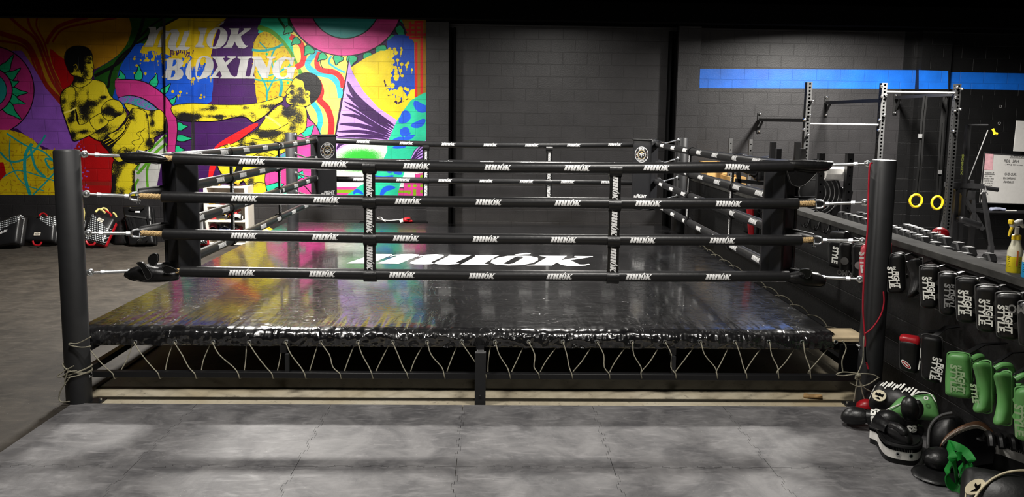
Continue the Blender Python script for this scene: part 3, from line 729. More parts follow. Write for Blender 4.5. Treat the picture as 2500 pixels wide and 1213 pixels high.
# left fighter: standing leg, shorts, trunk, kicking leg, arms, head (measured on the left crop)
fig([(690, 930), (800, 900), (830, 960), (800, 1000), (795, 1100), (800, 1250), (660, 1250), (668, 1080), (664, 1000)], TA, [(700, 1000, 30, 60, .6), (720, 1140, 30, 40, .6), (790, 1080, 14, 90, .6), (670, 1100, 18, 80, .7), (740, 960, 60, 20, .5)])
fig([(735, 615), (800, 625), (860, 650), (905, 655), (950, 650), (985, 700), (990, 775), (940, 800), (880, 825), (820, 780), (790, 700)], TA, [(900, 720, 20, 70, .6), (960, 790, 50, 25, .7), (850, 640, 50, 10, .5), (985, 740, 14, 40, .8)])
fig([(770, 660), (800, 640), (865, 665), (880, 740), (885, 815), (912, 820), (905, 870), (840, 900), (760, 930), (700, 960), (640, 890), (600, 840), (650, 810), (720, 760)], TA, [(640, 880, 40, 40, .7), (880, 850, 30, 30, .8), (790, 690, 25, 40, .5), (740, 900, 60, 30, .5), (870, 700, 10, 50, .5)])
for P in ([(700, 890), (740, 870), (760, 900), (800, 870), (780, 840), (830, 820), (810, 790), (850, 770)], [(715, 925), (760, 895), (800, 905), (830, 860), (850, 830), (830, 790), (860, 760)], [(690, 910), (720, 880), (700, 900), (740, 915)]): stroke(PM['black'], P, 1.3, TA, 4)
poly(PM['black'], [(600, 840), (640, 800), (700, 770), (760, 690), (782, 700), (740, 790), (690, 840), (650, 885)], TA, 2)
for k in range(3): stroke(PM['yel'], [(612+k*12, 836+k*14), (660+k*12, 812+k*10), (720+k*8, 770+k*8), (762+k*6, 700+k*6)], 1.6, TA, 4)
trunk = [(440, 480), (520, 470), (590, 478), (625, 500), (650, 560), (690, 600), (735, 640), (750, 690), (700, 760), (640, 800), (595, 835), (520, 795), (470, 740), (450, 650), (400, 560)]
fig(trunk, TA, [(430, 560, 40, 50, .5), (560, 610, 50, 22, .7), (500, 660, 45, 60, .8), (620, 575, 25, 14, .8), (600, 760, 60, 50, .7), (480, 500, 30, 30, .6), (520, 560, 10, 40, .5), (700, 650, 30, 40, .5)])
fig([(430, 500), (440, 470), (445, 420), (520, 440), (545, 470), (520, 500), (470, 520)], TA, [(470, 470, 40, 30, .8)], .2)
fig([(360, 570), (380, 530), (430, 510), (450, 560), (445, 640), (470, 740), (560, 700), (590, 740), (570, 780), (500, 815), (440, 835), (420, 800), (385, 700), (365, 640)], TA, [(380, 600, 22, 60, .45), (430, 660, 20, 70, .7), (430, 800, 24, 30, .7), (500, 780, 50, 16, .6), (410, 720, 16, 40, .4)])
stroke(PM['pale'], [(380, 668), (420, 655), (447, 640)], 4, TA)
fig([(530, 715), (560, 690), (600, 670), (640, 690), (640, 730), (600, 760), (565, 770)], TA, [(600, 710, 30, 20, .5)])
fig([(600, 640), (640, 595), (690, 592), (725, 620), (730, 670), (690, 690), (650, 715), (610, 690)], TA, [(650, 660, 50, 30, .9), (700, 680, 30, 16, .6)], .2)
fig([(640, 800), (700, 770), (735, 735), (740, 770), (690, 820), (670, 830)], TA, [], .05); put_tw = [((672, 806), 'TWINS')]
head = [(385, 360), (390, 310), (420, 280), (470, 272), (520, 285), (545, 320), (548, 360), (556, 400), (552, 420), (550, 450), (530, 472), (490, 460), (445, 450), (415, 430)]
fig(head, TA, [(430, 350, 55, 70, 1.0), (500, 310, 60, 30, .9), (480, 380, 30, 40, .7), (510, 440, 30, 30, .5), (535, 350, 14, 10, .6), (530, 372, 16, 8, .8)], .15)
poly(PM['black'], [(385, 360), (390, 310), (420, 278), (470, 270), (520, 283), (545, 322), (530, 335), (505, 330), (495, 360), (500, 400), (480, 440), (470, 380), (440, 380), (435, 430), (412, 425)], TA, 2)
stroke(PM['yel'], [(436, 390), (450, 380), (458, 400), (448, 415), (438, 405)], 1.2, TA, 3)
for P in ([(508, 362), (525, 358), (540, 364)], [(522, 425), (540, 428), (550, 425)], [(540, 400), (552, 405)]): stroke(PM['black'], P, 1.6, TA, 3)
# straight kicking leg reaching to the right fighter (right-hand crop)
fig([(285, 640), (320, 620), (420, 612), (560, 620), (700, 620), (800, 610), (880, 590), (935, 570), (948, 580), (945, 600), (900, 625), (860, 670), (800, 710), (770, 725), (740, 700), (690, 690), (560, 715), (450, 718), (360, 715), (310, 690)], TB_, [(380, 690, 70, 30, .9), (560, 690, 120, 14, .6), (540, 640, 60, 20, .35), (760, 680, 40, 30, .4), (850, 630, 50, 16, .5), (480, 650, 30, 12, .4), (720, 640, 60, 12, .3)])
# right fighter
fig([(970, 640), (1010, 615), (1075, 630), (1090, 690), (1080, 770), (1040, 800), (1000, 860), (960, 900), (900, 930), (860, 980), (840, 1060), (850, 1130), (840, 1250), (730, 1250), (740, 1120), (690, 1050), (600, 1040), (560, 980), (560, 890), (600, 860), (650, 850), (740, 800), (800, 760), (850, 690), (900, 640), (940, 620)], TB_, [(980, 660, 50, 50, .7), (1050, 700, 30, 70, .5), (900, 700, 30, 14, .4), (850, 790, 90, 26, .9), (940, 840, 60, 40, .55), (780, 850, 50, 30, .5), (820, 960, 50, 60, .5), (700, 900, 30, 80, .6), (760, 1080, 30, 40, .5), (1000, 760, 30, 50, .5), (640, 940, 60, 30, .5)])
poly(PM['black'], [(700, 880), (730, 860), (720, 960), (690, 1040), (655, 1030), (690, 950)], TB_, 2)
stroke(PM['pale'], [(845, 688), (880, 705), (920, 735), (935, 748)], 5, TB_); stroke(PM['pale'], [(625, 850), (635, 880)], 4, TB_)
for P in ([(800, 770), (900, 770), (980, 730)], [(760, 820), (860, 830), (950, 780)], [(640, 870), (740, 850), (830, 870)], [(570, 900), (640, 880), (690, 900)], [(760, 930), (830, 900), (900, 920)], [(740, 1110), (800, 1080), (850, 1090)]): stroke(PM['black'], P, 1.6, TB_, 4)
fig([(560, 880), (600, 865), (620, 900), (600, 920), (570, 910)], TB_, [(590, 900, 20, 10, .5)])
hd = [(1035, 450), (1070, 432), (1120, 435), (1160, 465), (1172, 510), (1160, 570), (1120, 610), (1080, 630), (1020, 622), (975, 612), (965, 585), (972, 560), (965, 545), (985, 520), (1000, 490), (1015, 465)]
fig(hd, TB_, [(1010, 590, 26, 26, .6), (1050, 540, 40, 40, .5), (1000, 545, 14, 14, .7), (1060, 600, 30, 20, .7), (1000, 510, 20, 10, .5)], .2)
poly(PM['black'], [(1020, 462), (1050, 438), (1100, 430), (1150, 448), (1178, 500), (1168, 560), (1130, 605), (1110, 610), (1105, 560), (1085, 545), (1075, 520), (1066, 480)], TB_, 2)
fig([(1078, 545), (1095, 535), (1110, 548), (1105, 570), (1088, 578)], TB_, [(1094, 556, 8, 8, .5)], .1, 1.0)
for P in ([(990, 528), (1005, 524), (1018, 530)], [(968, 575), (985, 578)], [(972, 560), (984, 558)]): stroke(PM['black'], P, 1.8, TB_, 3)
# ---- painted words
G = PM['gtxt']
for L in ([(135, 98), (255, 98), (258, 150), (290, 120), (330, 95), (388, 88), (388, 150), (350, 140), (320, 150), (285, 205), (250, 290), (210, 400), (78, 402), (110, 330), (160, 180), (160, 130)], [(388, 170), (350, 210), (325, 260), (280, 405), (390, 405)],
          [(400, 150), (450, 165), (500, 132), (580, 138), (613, 185), (608, 230), (555, 370), (560, 412), (590, 410), (625, 360), (690, 165), (768, 150), (765, 200), (695, 370), (705, 402), (772, 405), (770, 425), (710, 458), (620, 452), (540, 464), (470, 442), (435, 400), (440, 340), (492, 200), (475, 172), (440, 230), (400, 290)],
          [(900, 110), (1035, 115), (1000, 220), (962, 370), (998, 388), (995, 412), (855, 408), (860, 380), (895, 340), (932, 180), (900, 150)], [(1180, 78), (1240, 50), (1262, 22), (1300, 6), (1285, 45), (1240, 75)],
          [(1370, 118), (1525, 118), (1500, 220), (1600, 140), (1590, 118), (1700, 115), (1705, 130), (1550, 240), (1560, 290), (1610, 370), (1640, 385), (1660, 375), (1655, 395), (1600, 428), (1520, 420), (1480, 370), (1460, 320), (1415, 412), (1275, 415), (1330, 370), (1400, 190), (1400, 150)],
          [(345, 858), (395, 800), (415, 730), (422, 875), (350, 875)], [(790, 600), (798, 912), (740, 890), (705, 820), (712, 740), (745, 660)],
          [(1115, 550), (1305, 550), (1305, 568), (1275, 575), (1312, 640), (1390, 575), (1345, 568), (1345, 548), (1475, 548), (1475, 568), (1440, 580), (1335, 690), (1400, 830), (1440, 850), (1445, 885), (1235, 885), (1240, 862), (1265, 850), (1225, 760), (1165, 850), (1210, 855), (1210, 880), (1070, 880), (1075, 858), (1105, 850), (1200, 700), (1155, 590), (1120, 570)],
          [(1500, 550), (1710, 548), (1710, 568), (1670, 580), (1620, 850), (1665, 855), (1660, 885), (1440, 885), (1445, 862), (1490, 850), (1545, 590), (1500, 572)],
          [(1715, 550), (1855, 550), (1950, 715), (1985, 580), (1945, 570), (1945, 550), (2075, 550), (2075, 570), (2035, 580), (1965, 880), (1870, 880), (1775, 690), (1735, 850), (1770, 862), (1768, 888), (1640, 885), (1650, 860), (1690, 850), (1750, 590), (1718, 575)],
          [(2370, 560), (2340, 690), (2310, 690), (2290, 610), (2240, 590), (2190, 640), (2150, 740), (2140, 820), (2170, 860), (2220, 860), (2250, 830), (2260, 750), (2205, 735), (2210, 712), (2400, 715), (2400, 735), (2370, 750), (2345, 885), (2300, 890), (2280, 865), (2200, 895), (2100, 885), (2040, 820), (2030, 740), (2060, 650), (2130, 580), (2210, 550), (2280, 560), (2320, 575), (2330, 555)]): poly(G, L, TT)
S3 = lambda L: smooth_loop(L, 3)
poly(G, [S3([(1215, 100), (1300, 130), (1345, 210), (1330, 310), (1270, 390), (1190, 428), (1090, 420), (1035, 360), (1030, 270), (1070, 180), (1140, 120)]), S3([(1200, 128), (1235, 150), (1230, 210), (1190, 330), (1150, 400), (1115, 390), (1112, 330), (1150, 210)])], TT)
poly(G, [[(415, 580), (600, 580), (660, 610), (672, 660), (640, 710), (610, 730), (660, 760), (675, 820), (650, 880), (580, 910), (430, 908)], [(520, 600), (560, 600), (570, 640), (540, 690), (505, 700)], [(500, 760), (540, 755), (550, 800), (520, 860), (480, 870)]], TT)
poly(G, [S3([(860, 690), (900, 580), (960, 545), (1040, 545), (1110, 590), (1135, 680), (1110, 780), (1040, 860), (960, 888), (870, 885)]), S3([(945, 580), (990, 560), (1020, 590), (1015, 660), (970, 790), (925, 860), (885, 860), (880, 800), (905, 690)])], TT)
# belt lettering, set along the belt
_vs, _fs = text2d('TWINS', .02); _w = max(v[0] for v in _vs); _lay[0] += 1
for f in _fs:
    pts = []
    for i in f:
        u, v = _vs[i][0]/_w, _vs[i][1]; pts.append((662+u*62+v*8, 812-u*52+(.0)-v*22+8))
    poly(PM['black'], pts, TA)
me = bpy.data.meshes.new('mural'); me.from_pydata([tuple(v-V((-4.5, YB, .8))) for v in MV], [], MF)
for m in MMATS: me.materials.append(m)
me.polygons.foreach_set('material_index', MMI)
a_ = me.attributes.new('shade', 'FLOAT', 'POINT'); a_.data.foreach_set('value', MSH)
mu = bpy.data.objects.new('mural', me); COL.objects.link(mu); mu.location = (-4.5, YB, .8)
tag(mu, 'colourful painted wall mural of two fighters with large white lettering', 'mural')
# ================================================================== THE RING
m_vinyl = mat('rope_vinyl', (.012, .012, .013), .38, spec=.5, var=.1, bump=.12, bscale=25)
m_white = mat('white_print', (.90, .90, .90), .5, var=.03)
m_chrome = mat('galvanised_steel', (.62, .64, .66), .32, metal=1, var=.12, vscale=40)
m_hemp = mat('manila_rope', (.62, .43, .20), .8, var=.3, vscale=90, bump=.5, bscale=120)
m_pad = mat('corner_pad_vinyl', (.012, .0125, .015), .42, spec=.5, var=.1, bump=.1, bscale=14)
m_leather = mat('black_leather', (.006, .006, .0065), .38, spec=.5, var=.12, bump=.25, bscale=30)
m_piping = mat('grey_piping', (.05, .05, .05), .4)
m_cord = mat('lacing_cord', (.30, .28, .21), .75, var=.25, vscale=60)
m_ply = mat('plywood', (.62, .50, .32), .6, var=.18, vscale=7)
ZP = 1.8824
ZL = [.965, 1.262, 1.557, 1.85]       # turnbuckle eyes on the posts
ZR = [.935, 1.222, 1.508, 1.775]      # rope heights at the rope middle
posts = {}
for key, x, y, lab in (('FL', -3, 0, 'round black steel ring post at the near left corner of the ring'), ('FR', 3, 0, 'round black steel ring post beside the hanging pads with a red band on it'),
                       ('BL', -3, 6, 'round black steel ring post at the far corner in front of the mural'), ('BR', 3, 6, 'round black steel ring post at the far corner by the half wall')):
    t = thing('ring_post', lab, 'ring post', (x, y, -.018), 'ring corner posts'); posts[key] = t
    mb = MB(); prof = [(.088, 0), (.088, ZP+.006), (.080, ZP+.018), (.0, ZP+.018)]
    mb.lathe(prof, m_post, (x, y, -.018), seg=40); mb.build('post_tube', t)
    sx, sy = (1 if x < 0 else -1), (1 if y < 3 else -1)
    mb = MB()
    mb.box((x+sx*.12, y+sy*.02, -.012), (.10, .10, .012), m_steel); fp = mb.build('foot_plate', t); mb = MB(); mb.cyl((x+sx*.145, y+sy*.02, -.006), (x+sx*.145, y+sy*.02, .012), .012, m_chrome, 6); mb.build('bolt', fp)
# --- platform frame
fr = thing('ring_platform', 'black steel frame carrying the ring platform', 'ring frame', (0, 3, 0))
mb = MB()
mb.bar((-2.9, .03, .20), (2.9, .03, .20), .05, .045, m_steel); mb.build('lower_front_beam', fr, bevel=.004)
mb = MB(); mb.bar((-2.9, .20, .40), (2.9, .20, .40), .06, .05, m_steel); mb.build('upper_front_beam', fr)
for sx in (-1, 1):
    mb = MB(); mb.bar((sx*2.97, .1, .21), (sx*2.97, 5.9, .21), .05, .05, m_steel); mb.bar((sx*2.97, .1, .385), (sx*2.97, 5.9, .385), .05, .06, m_steel); mb.build('side_beam', fr)
mb = MB(); mb.bar((-2.9, 5.95, .385), (2.9, 5.95, .385), .06, .07, m_steel); mb.build('back_beam', fr)
for yy in (1.5, 3.0, 4.5):
    mb = MB(); mb.bar((-2.95, yy, .37), (2.95, yy, .37), .06, .06, m_steel); mb.build('cross_beam', fr)
for xx in (-1.5, 0, 1.5):
    mb = MB(); mb.bar((xx, .1, .37), (xx, 5.9, .37), .05, .05, m_steel); mb.build('joist', fr)
mb = MB(); mb.box((.012, -.012, .19), (.082, .05, .415), m_post); mb.box((.012, .10, .385), (.05, .2, .03), m_steel); mb.cyl((.012, -.036, .06), (.012, -.042, .06), .012, m_steel, 8); mb.build('leg', fr, bevel=.003)
for xx in (-1.45, 1.49): mb = MB(); mb.box((xx, .03, .285), (.028, .03, .15), m_post); mb.build('upright', fr)
for xx in (-1.5, 0, 1.5):
    for yy in (1.5, 3, 4.5): mb = MB(); mb.box((xx, yy, .165), (.06, .06, .365), m_steel); mb.build('leg', fr)
for (px, py) in ((219, 918), (210, 850), (2098, 845), (2103, 857)):
    p = at(px, py, y=.0); mb = MB(); mb.cyl(p+V((0, .03, 0)), p+V((0, -.008, 0)), .011, m_chrome, 6); mb.ell(p+V((0, -.008, 0)), (.012, .006, .012), m_chrome, seg=8, rings=5); mb.build('bolt', fr)
mb = MB(); mb.box((-.15, 3.05, .445), (5.78, 5.68, .03), m_top); o = mb.build('deck_board', fr)
dk = thing('plywood_corner', 'bare plywood deck corner sticking out beside the canvas by the right post', 'board', (2.9, .2, .45))
mb = MB(); mb.box((2.895, .26, .478), (.27, .26, .018), m_ply); mb.box((2.895, .26, .458), (.27, .26, .018), m_ply); mb.build('board', dk, bevel=.002)
mb = MB(); mb.box((2.9, .08, .32), (.2, .03, .25), m_top); mb.build('corner_gusset', fr)
# --- canvas
def canvas_mat():
    m, t, b = base_mat('canvas_vinyl'); tc = t.a('ShaderNodeTexCoord'); P = tc.outputs['Object']
    def nz(scale, rot, s, det, dist):
        mp = t.a('ShaderNodeMapping'); mp.inputs['Scale'].default_value = scale; mp.inputs['Rotation'].default_value = (0, 0, rot); t.c(P, mp.inputs[0])
        n = t.a('ShaderNodeTexNoise', i_Scale=s, i_Detail=det, i_Distortion=dist, i_Roughness=.5); t.c(mp.outputs[0], n.inputs['Vector']); return n.outputs['Fac']
    a = nz((1.2, 5, 1), .55, 1.3, 3.0, 1.6); bq = nz((3.2, 2.2, 1), .5, 1.5, 2.0, 2.0); cq = nz((7, 20, 1), -.25, 1.0, 2.0, .8); dq = nz((1, 1, 1), 0, .9, 2.0, .2)
    ridge = t.math('ABSOLUTE', t.math('SUBTRACT', bq, .5)); ridge = t.math('MINIMUM', ridge, .06)
    sp = t.a('ShaderNodeSeparateXYZ'); t.c(P, sp.inputs[0])
    fy = t.math('FRACT', t.math('DIVIDE', sp.outputs['Y'], .31)); seam = t.math('LESS_THAN', t.math('ABSOLUTE', t.math('SUBTRACT', fy, .5)), .02)
    h = t.math('ADD', t.math('MULTIPLY', a, .35), t.math('MULTIPLY', ridge, -2.5)); h = t.math('ADD', h, t.math('MULTIPLY', cq, .05)); h = t.math('ADD', h, t.math('MULTIPLY', dq, .8))
    h = t.math('ADD', h, t.math('MULTIPLY', seam, .5))
    bp = t.a('ShaderNodeBump', i_Strength=.42, i_Distance=.02); t.c(h, bp.inputs['Height']); t.c(bp.outputs[0], b.inputs['Normal'])
    t.c(t.mix(t.ramp(a, [(.35, 0.), (.7, 1.)]), (.006, .006, .0068), (.013, .0128, .0135)), b.inputs['Base Color'])
    t.c(t.ramp(cq, [(.3, .14), (.7, .26)]), b.inputs['Roughness']); b.inputs['Specular IOR Level'].default_value = 1.0; b.inputs['Coat Weight'].default_value = .6; b.inputs['Coat Roughness'].default_value = .08
    return m
m_canvas = canvas_mat()
m_skirt = mat('canvas_skirt_vinyl', (.010, .010, .0115), .2, spec=.75, var=.1, bump=.0)
cv = thing('ring_canvas', 'glossy black vinyl ring canvas with a big white word mark', 'ring canvas', (-.15, 3, .45))
CX0, CX1, CY0, CY1, CZ = -3.07, 2.775, .13, 5.93, .515
def cl(mb):
    # profile across the front edge, extruded along x with folds; back and sides close the shell
    prof = [(CY1, CZ-.10), (CY1, CZ)] + [(CY1-(CY1-CY0-.12)*i/40, CZ) for i in range(1, 41)]
    prof += [(CY0+.10-.10*math.sin(a)*.9, CZ-.05+.05*math.cos(a)) for a in (.3, .6, .9, 1.2)]
    prof += [(CY0+.006, CZ-.05), (CY0+.002, CZ-.062)]+[(CY0, CZ-.062-.0135*i) for i in range(1, 5)]+[(CY0+.004, CZ-.1285), (CY0+.02, CZ-.130)]
    prof = [(y, z) for y, z in prof]; nx = 900; vs = []; fs = []
    for i in range(nx+1):
        x = CX0+(CX1-CX0)*i/nx
        for k, (y, z) in enumerate(prof):
            yy, zz = y, z
            if k >= 38 and k < len(prof)-1:
                s = (k-38)/8.0; s = min(1, s)
                f1 = noise.noise(V((x*7.5+z*14, 3.1, z*9))); f2 = noise.noise(V((x*19-z*26, 7.7, z*21))); f3 = noise.noise(V((x*2.1, 1.3, 0)))
                f4 = abs(noise.noise(V((x*11+z*38, 11.7, z*4))))
                f6 = noise.noise(V((x*46, 2.2, z*11))); f5 = abs(noise.noise(V((x*16-z*22, 5.5, z*13)))); yy += s*(.009*f1+.008*f2+.014*f4-.012*f5+.0055*f6); zz += s*(.010*f2+.008*f3+.007*f5)*(1 if z > CZ-.07 else .3)
            vs.append((x, yy, zz))
    n = len(prof)
    for i in range(nx):
        for k in range(n-1): fs.append((i*n+k, i*n+k+1, (i+1)*n+k+1, (i+1)*n+k))
    fs = [f for f in fs]
    mb.add(vs, fs, m_canvas)
    # sides hang down
    for x, sg in ((CX0, -1), (CX1, 1)):
        m2 = 60; vs = []; fs2 = []
        for i in range(m2+1):
            y = CY0+.05+(CY1-CY0-.05)*i/m2
            for q, (dx, z) in enumerate(((0, CZ), (.018, CZ-.012), (.026, CZ-.05), (.022, CZ-.1), (.02, CZ-.125))):
                w = .008*noise.noise(V((y*8, q*.7, sg*3))); vs.append((x+sg*(dx+w*(q > 1)), y, z))
        for i in range(m2):
            for q in range(4):
                f = (i*5+q, i*5+q+1, (i+1)*5+q+1, (i+1)*5+q); fs2.append(f if sg < 0 else f[::-1])
        mb.add(vs, fs2, m_canvas)
mb = MB(); cl(mb); sheet = mb.build('canvas_sheet', cv, smooth=60)
mb = MB()
a, b = at(840, 645, z=CZ), at(1450, 628, z=CZ)
A0 = at(845, 645, z=CZ+.002); TL = at(935, 620, z=CZ+.002); BR = at(1430, 646, z=CZ+.002)
# word mark lies on the canvas, its own slant kept
mid = (at(842, 644, z=CZ+.002)+at(1450, 625, z=CZ+.002))/2
put_word(mb, (mid.x, at(1150, 634, z=CZ).y, CZ+.002), (1, 0, 0), (0, 1, 0), 2.84, m_white, 1.08); mb.build('word_mark', sheet, smooth=0)
def grommet(p, n, parent, r=.0135):
    mb = MB(); rot = V(n).to_track_quat('Z', 'Y').to_matrix(); mb.torus(p, r, .0048, m_chrome, rot, 14, 6); mb.lathe([(0, 0), (.010, 0)], m_top, V(p), rot, 10); mb.build('grommet', parent)
gx = [209, 329, 427, 520, 608, 698, 784, 874, 959, 1043, 1127, 1209, 1291, 1374, 1458, 1543, 1624, 1710, 1795, 1877, 1959, 2041]
GP = []
for x in gx:
    p = at(x, 835 if x > 300 else 836, y=CY0-.008); GP.append(p); grommet(p, (0, -1, .1), sheet)
for i in range(14):
    y = .45+i*.36; grommet((CX1+.03, y, CZ-.055), (1, 0, 0), sheet)
# lacing
lc = thing('lacing_cord', 'thin grey cord laced in zigzag from canvas eyelets to the lower beam', 'cord', (0, .1, .2))
bot = [184, 196, 468, 552, 590, 668]
loops_px = [(209, 278), (329, 389), (427, 478), (520, 584), (608, 666), (698, 746), (784, 832), (874, 910), (959, 996), (1043, 1086), (1127, 1187), (1209, 1246), (1291, 1317), (1374, 1398), (1458, 1489), (1543, 1567), (1624, 1651), (1710, 1752), (1795, 1824), (1877, 1902), (1959, 1980)]
for i, (g, bpx) in enumerate(loops_px):
    p0 = GP[i]; p1 = at(bpx, 921, y=.0)
    nxt = GP[i+1]+V((-.08, .03, -.06))
    R.seed(40+i); s1, s2 = R.uniform(-.018, .018), R.uniform(-.02, .02)
    q = p1+V((.012, .075, .02)); e = V((GP[i+1].x-.035, .165, .395))
    path = [p0+V((0, .012, 0)), p0+V((.004, -.012, -.006)), p0.lerp(p1, .35)+V((s1, -.012, 0)), p0.lerp(p1, .7)+V((-s1, -.006, 0)), p1+V((-.008, 0, .03)), p1+V((0, .002, -.006)), p1+V((.006, .03, -.012)), p1+V((.012, .062, -.002)), q, q.lerp(e, .35)+V((s2*.6, 0, 0)), q.lerp(e, .7)+V((s2*.4, 0, 0)), e]
    mb = MB(); mb.tube(smooth_loop(path, 3, False), .0042, m_cord, 6); mb.build('cord_run', lc)
sl = thing('side_lacing_cord', 'loops of pale cord along the right edge of the canvas', 'cord', (CX1+.1, 2.5, .4))
for i in range(14):
    y = .45+i*.36; mb = MB(); p = V((CX1+.04, y, CZ-.05)); mb.tube(smooth_loop([p, p+V((.03, -.02, .022)), p+V((.09, -.06, .02)), p+V((.14, -.1, -.02)), p+V((.165, -.12, -.085)), p+V((.165, -.1, -.17))], 4, False), .005, m_cord, 6); mb.build('cord_loop', sl)
# tied cords on the posts
ct = thing('cord_knot', 'pale cord wound and knotted round the foot of the left post', 'cord', (-3, 0, .2))
mb = MB()
for z, tl in ((.235, .05), (.215, .03), (.26, -.06)):
    mb.tube([(-3+.094*math.cos(a), .094*math.sin(a), z+tl*math.cos(a)*.6) for a in [2*PI*i/28 for i in range(28)]], .0055, m_cord, 6, closed=True)
mb.build('wrap', ct)
mb = MB()
for P in ([(188, 905), (168, 908), (150, 920), (140, 918), (158, 905), (180, 893)], [(166, 905), (158, 930), (160, 940)], [(170, 922), (150, 950), (144, 970), (150, 981), (170, 980)], [(222, 822), (190, 838), (170, 838), (172, 843), (200, 848), (222, 845)]):
    mb.tube(smooth_loop([at(x, y, y=-.10) for x, y in P], 4, False), .0045, m_cord, 6)
mb.build('loose_cord', ct)
ct = thing('cord_knot', 'bunched grey cord tied round the foot of the right post', 'cord', (3, 0, .2))
mb = MB()
for P in ([(2097, 912), (2060, 908), (2042, 914), (2060, 917), (2095, 912), (2130, 914), (2146, 922)], [(2094, 912), (2106, 880), (2108, 845), (2110, 820)], [(2094, 918), (2090, 945), (2084, 980)], [(2098, 925), (2106, 960), (2114, 985)], [(2098, 930), (2112, 948), (2138, 960)], [(2076, 935), (2095, 943), (2120, 938), (2144, 922)], [(2092, 915), (2088, 925), (2100, 925), (2096, 914), (2088, 918), (2100, 920)], [(2057, 832), (2066, 850), (2056, 880), (2058, 908)]):
    mb.tube(smooth_loop([at(x, y, y=-.12) for x, y in P], 4, False), .0045, m_cord, 6)
mb.ell(at(2096, 916, y=-.12), (.022, .018, .02), m_cord, seg=8, rings=6)
mb.build('loose_cord', ct)
# --- ropes
RR = .043
def rope_cover(mb, pts, r=RR):
    mb.tube(pts, r, m_vinyl, 20)
def logo_on(mb, c, axis, face, w, r=RR, hs=1.12):
    """word mark wrapped on a rope of radius r: axis along reading direction, face pointing to the reader"""
    ax = V(axis).normalized(); f = V(face); f = (f-ax*f.dot(ax)).normalized(); u = f.cross(ax)
    if u.z < 0: u = -u
    rr = r+.0012; c = V(c)
    put_word(mb, c, ax, u, w, m_white, hs, fn=lambda X, Y: c+ax*X+f*(rr*math.cos(Y/rr))+u*(rr*math.sin(Y/rr)))
lvl = ['bottom', 'second lowest', 'second highest', 'top']
def line(a, b, sag, n=16):
    a, b = V(a), V(b); return [a.lerp(b, i/n)-V((0, 0, sag*4*(i/n)*(1-i/n))) for i in range(n+1)]
front_px = [[595, 790, 983, 1177, 1365, 1557, 1750], [600, 797, 993, 1186, 1375, 1567, 1760], [601, 800, 998, 1193, 1385, 1580, 1775], [620, 820, 1018, 1215, 1408, 1600, 1797]]
back_px = [[878, 985, 1087, 1188, 1287, 1386, 1490], [880, 985, 1087, 1187, 1285, 1385, 1483], [878, 985, 1088, 1188, 1287, 1386, 1492], [888, 993, 1095, 1197, 1298, 1400, 1500]]
YF, YK, XL, XR = .22, 5.55, -2.45, 2.45
sagf = [.012, .014, .014, .04]
for i in range(4):
    # front
    t = thing('ring_rope', '%s of the four ropes along the near side of the ring' % lvl[i], 'ring rope', (0, YF, ZR[i]), 'ropes along the near side')
    xa = [-2.30, -2.42, -2.42, -2.32][i]; xb = [2.42, 2.50, 2.46, 2.40][i]
    P = line((xa, YF, ZR[i]+sagf[i]), (xb, YF, ZR[i]+sagf[i]+.002), sagf[i])
    mb = MB(); rope_cover(mb, P)
    for x in front_px[i]:
        p = at(x, [672, 583, 494, 410][i], y=YF); u = (p.x-xa)/(xb-xa); zc = P[0].z-sagf[i]*4*u*(1-u)
        logo_on(mb, (p.x, YF, zc), (1, 0, 0), (0, -1, .12), .206)
    mb.build('cover', t, smooth=50)
    for sx, xe, x2 in ((-1, xa, -2.60), (1, xb, 2.60)):
        mb = MB(); q = [V((xe, YF, P[0].z)).lerp(V((x2, YF+.02, P[0].z+.004)), k/14) for k in range(15)]
        for ph in range(3):
            mb.tube([p_+V((0, .011*math.cos(k*1.1+ph*2.09), .011*math.sin(k*1.1+ph*2.09))) for k, p_ in enumerate(q)], .0125, m_hemp, 7)
        mb.build('rope_end', t)
    # back
    t = thing('ring_rope', '%s of the four ropes along the far side of the ring' % lvl[i], 'ring rope', (0, YK, ZR[i]), 'ropes along the far side')
    zb = [.935, 1.212, 1.482, 1.745][i]; sb = [.006, .006, .006, .05][i]
    P = line((-2.5, YK, zb+sb), (2.5, YK, zb+sb), sb); mb = MB(); rope_cover(mb, P)
    for x in back_px[i]:
        p = at(x, [487, 442, 398, 354][i], y=YK); u = (p.x+2.5)/5; logo_on(mb, (p.x, YK, P[0].z-sb*4*u*(1-u)), (1, 0, 0), (0, -1, .1), .206)
    mb.build('cover', t, smooth=50)
    for s_, X in ((-1, XL), (1, XR)):
        side = 'left' if s_ < 0 else 'right'
        t = thing('ring_rope', '%s of the four ropes along the %s side of the ring' % (lvl[i], side), 'ring rope', (X, 3, ZR[i]), 'ropes along the %s side' % side)
        zs = [.94, 1.258, 1.548 if s_ < 0 else 1.52, 1.80][i]; ss = .012 if i < 3 else .02
        P = line((X, .42, zs+.008), (X, YK-.1, zs), ss, 24); mb = MB(); rope_cover(mb, [V((X+s_*.17, .27, ZL[i]-.02)), V((X+s_*.06, .34, zs+.004))]+P+[V((X+s_*.04, YK, zs)), V((X+s_*.12, YK+.06, zs))])
        for q in range(8):
            y = .78+q*.62+(i % 2)*.12+(0 if s_ < 0 else .15); u = (y-.42)/(YK-.52)
            if y < YK-.3: logo_on(mb, (X, y, P[0].lerp(P[-1], u).z-ss*4*u*(1-u)), (0, -s_, 0), (-s_, -.25, .2), .206)
        mb.build('cover', t, smooth=50)
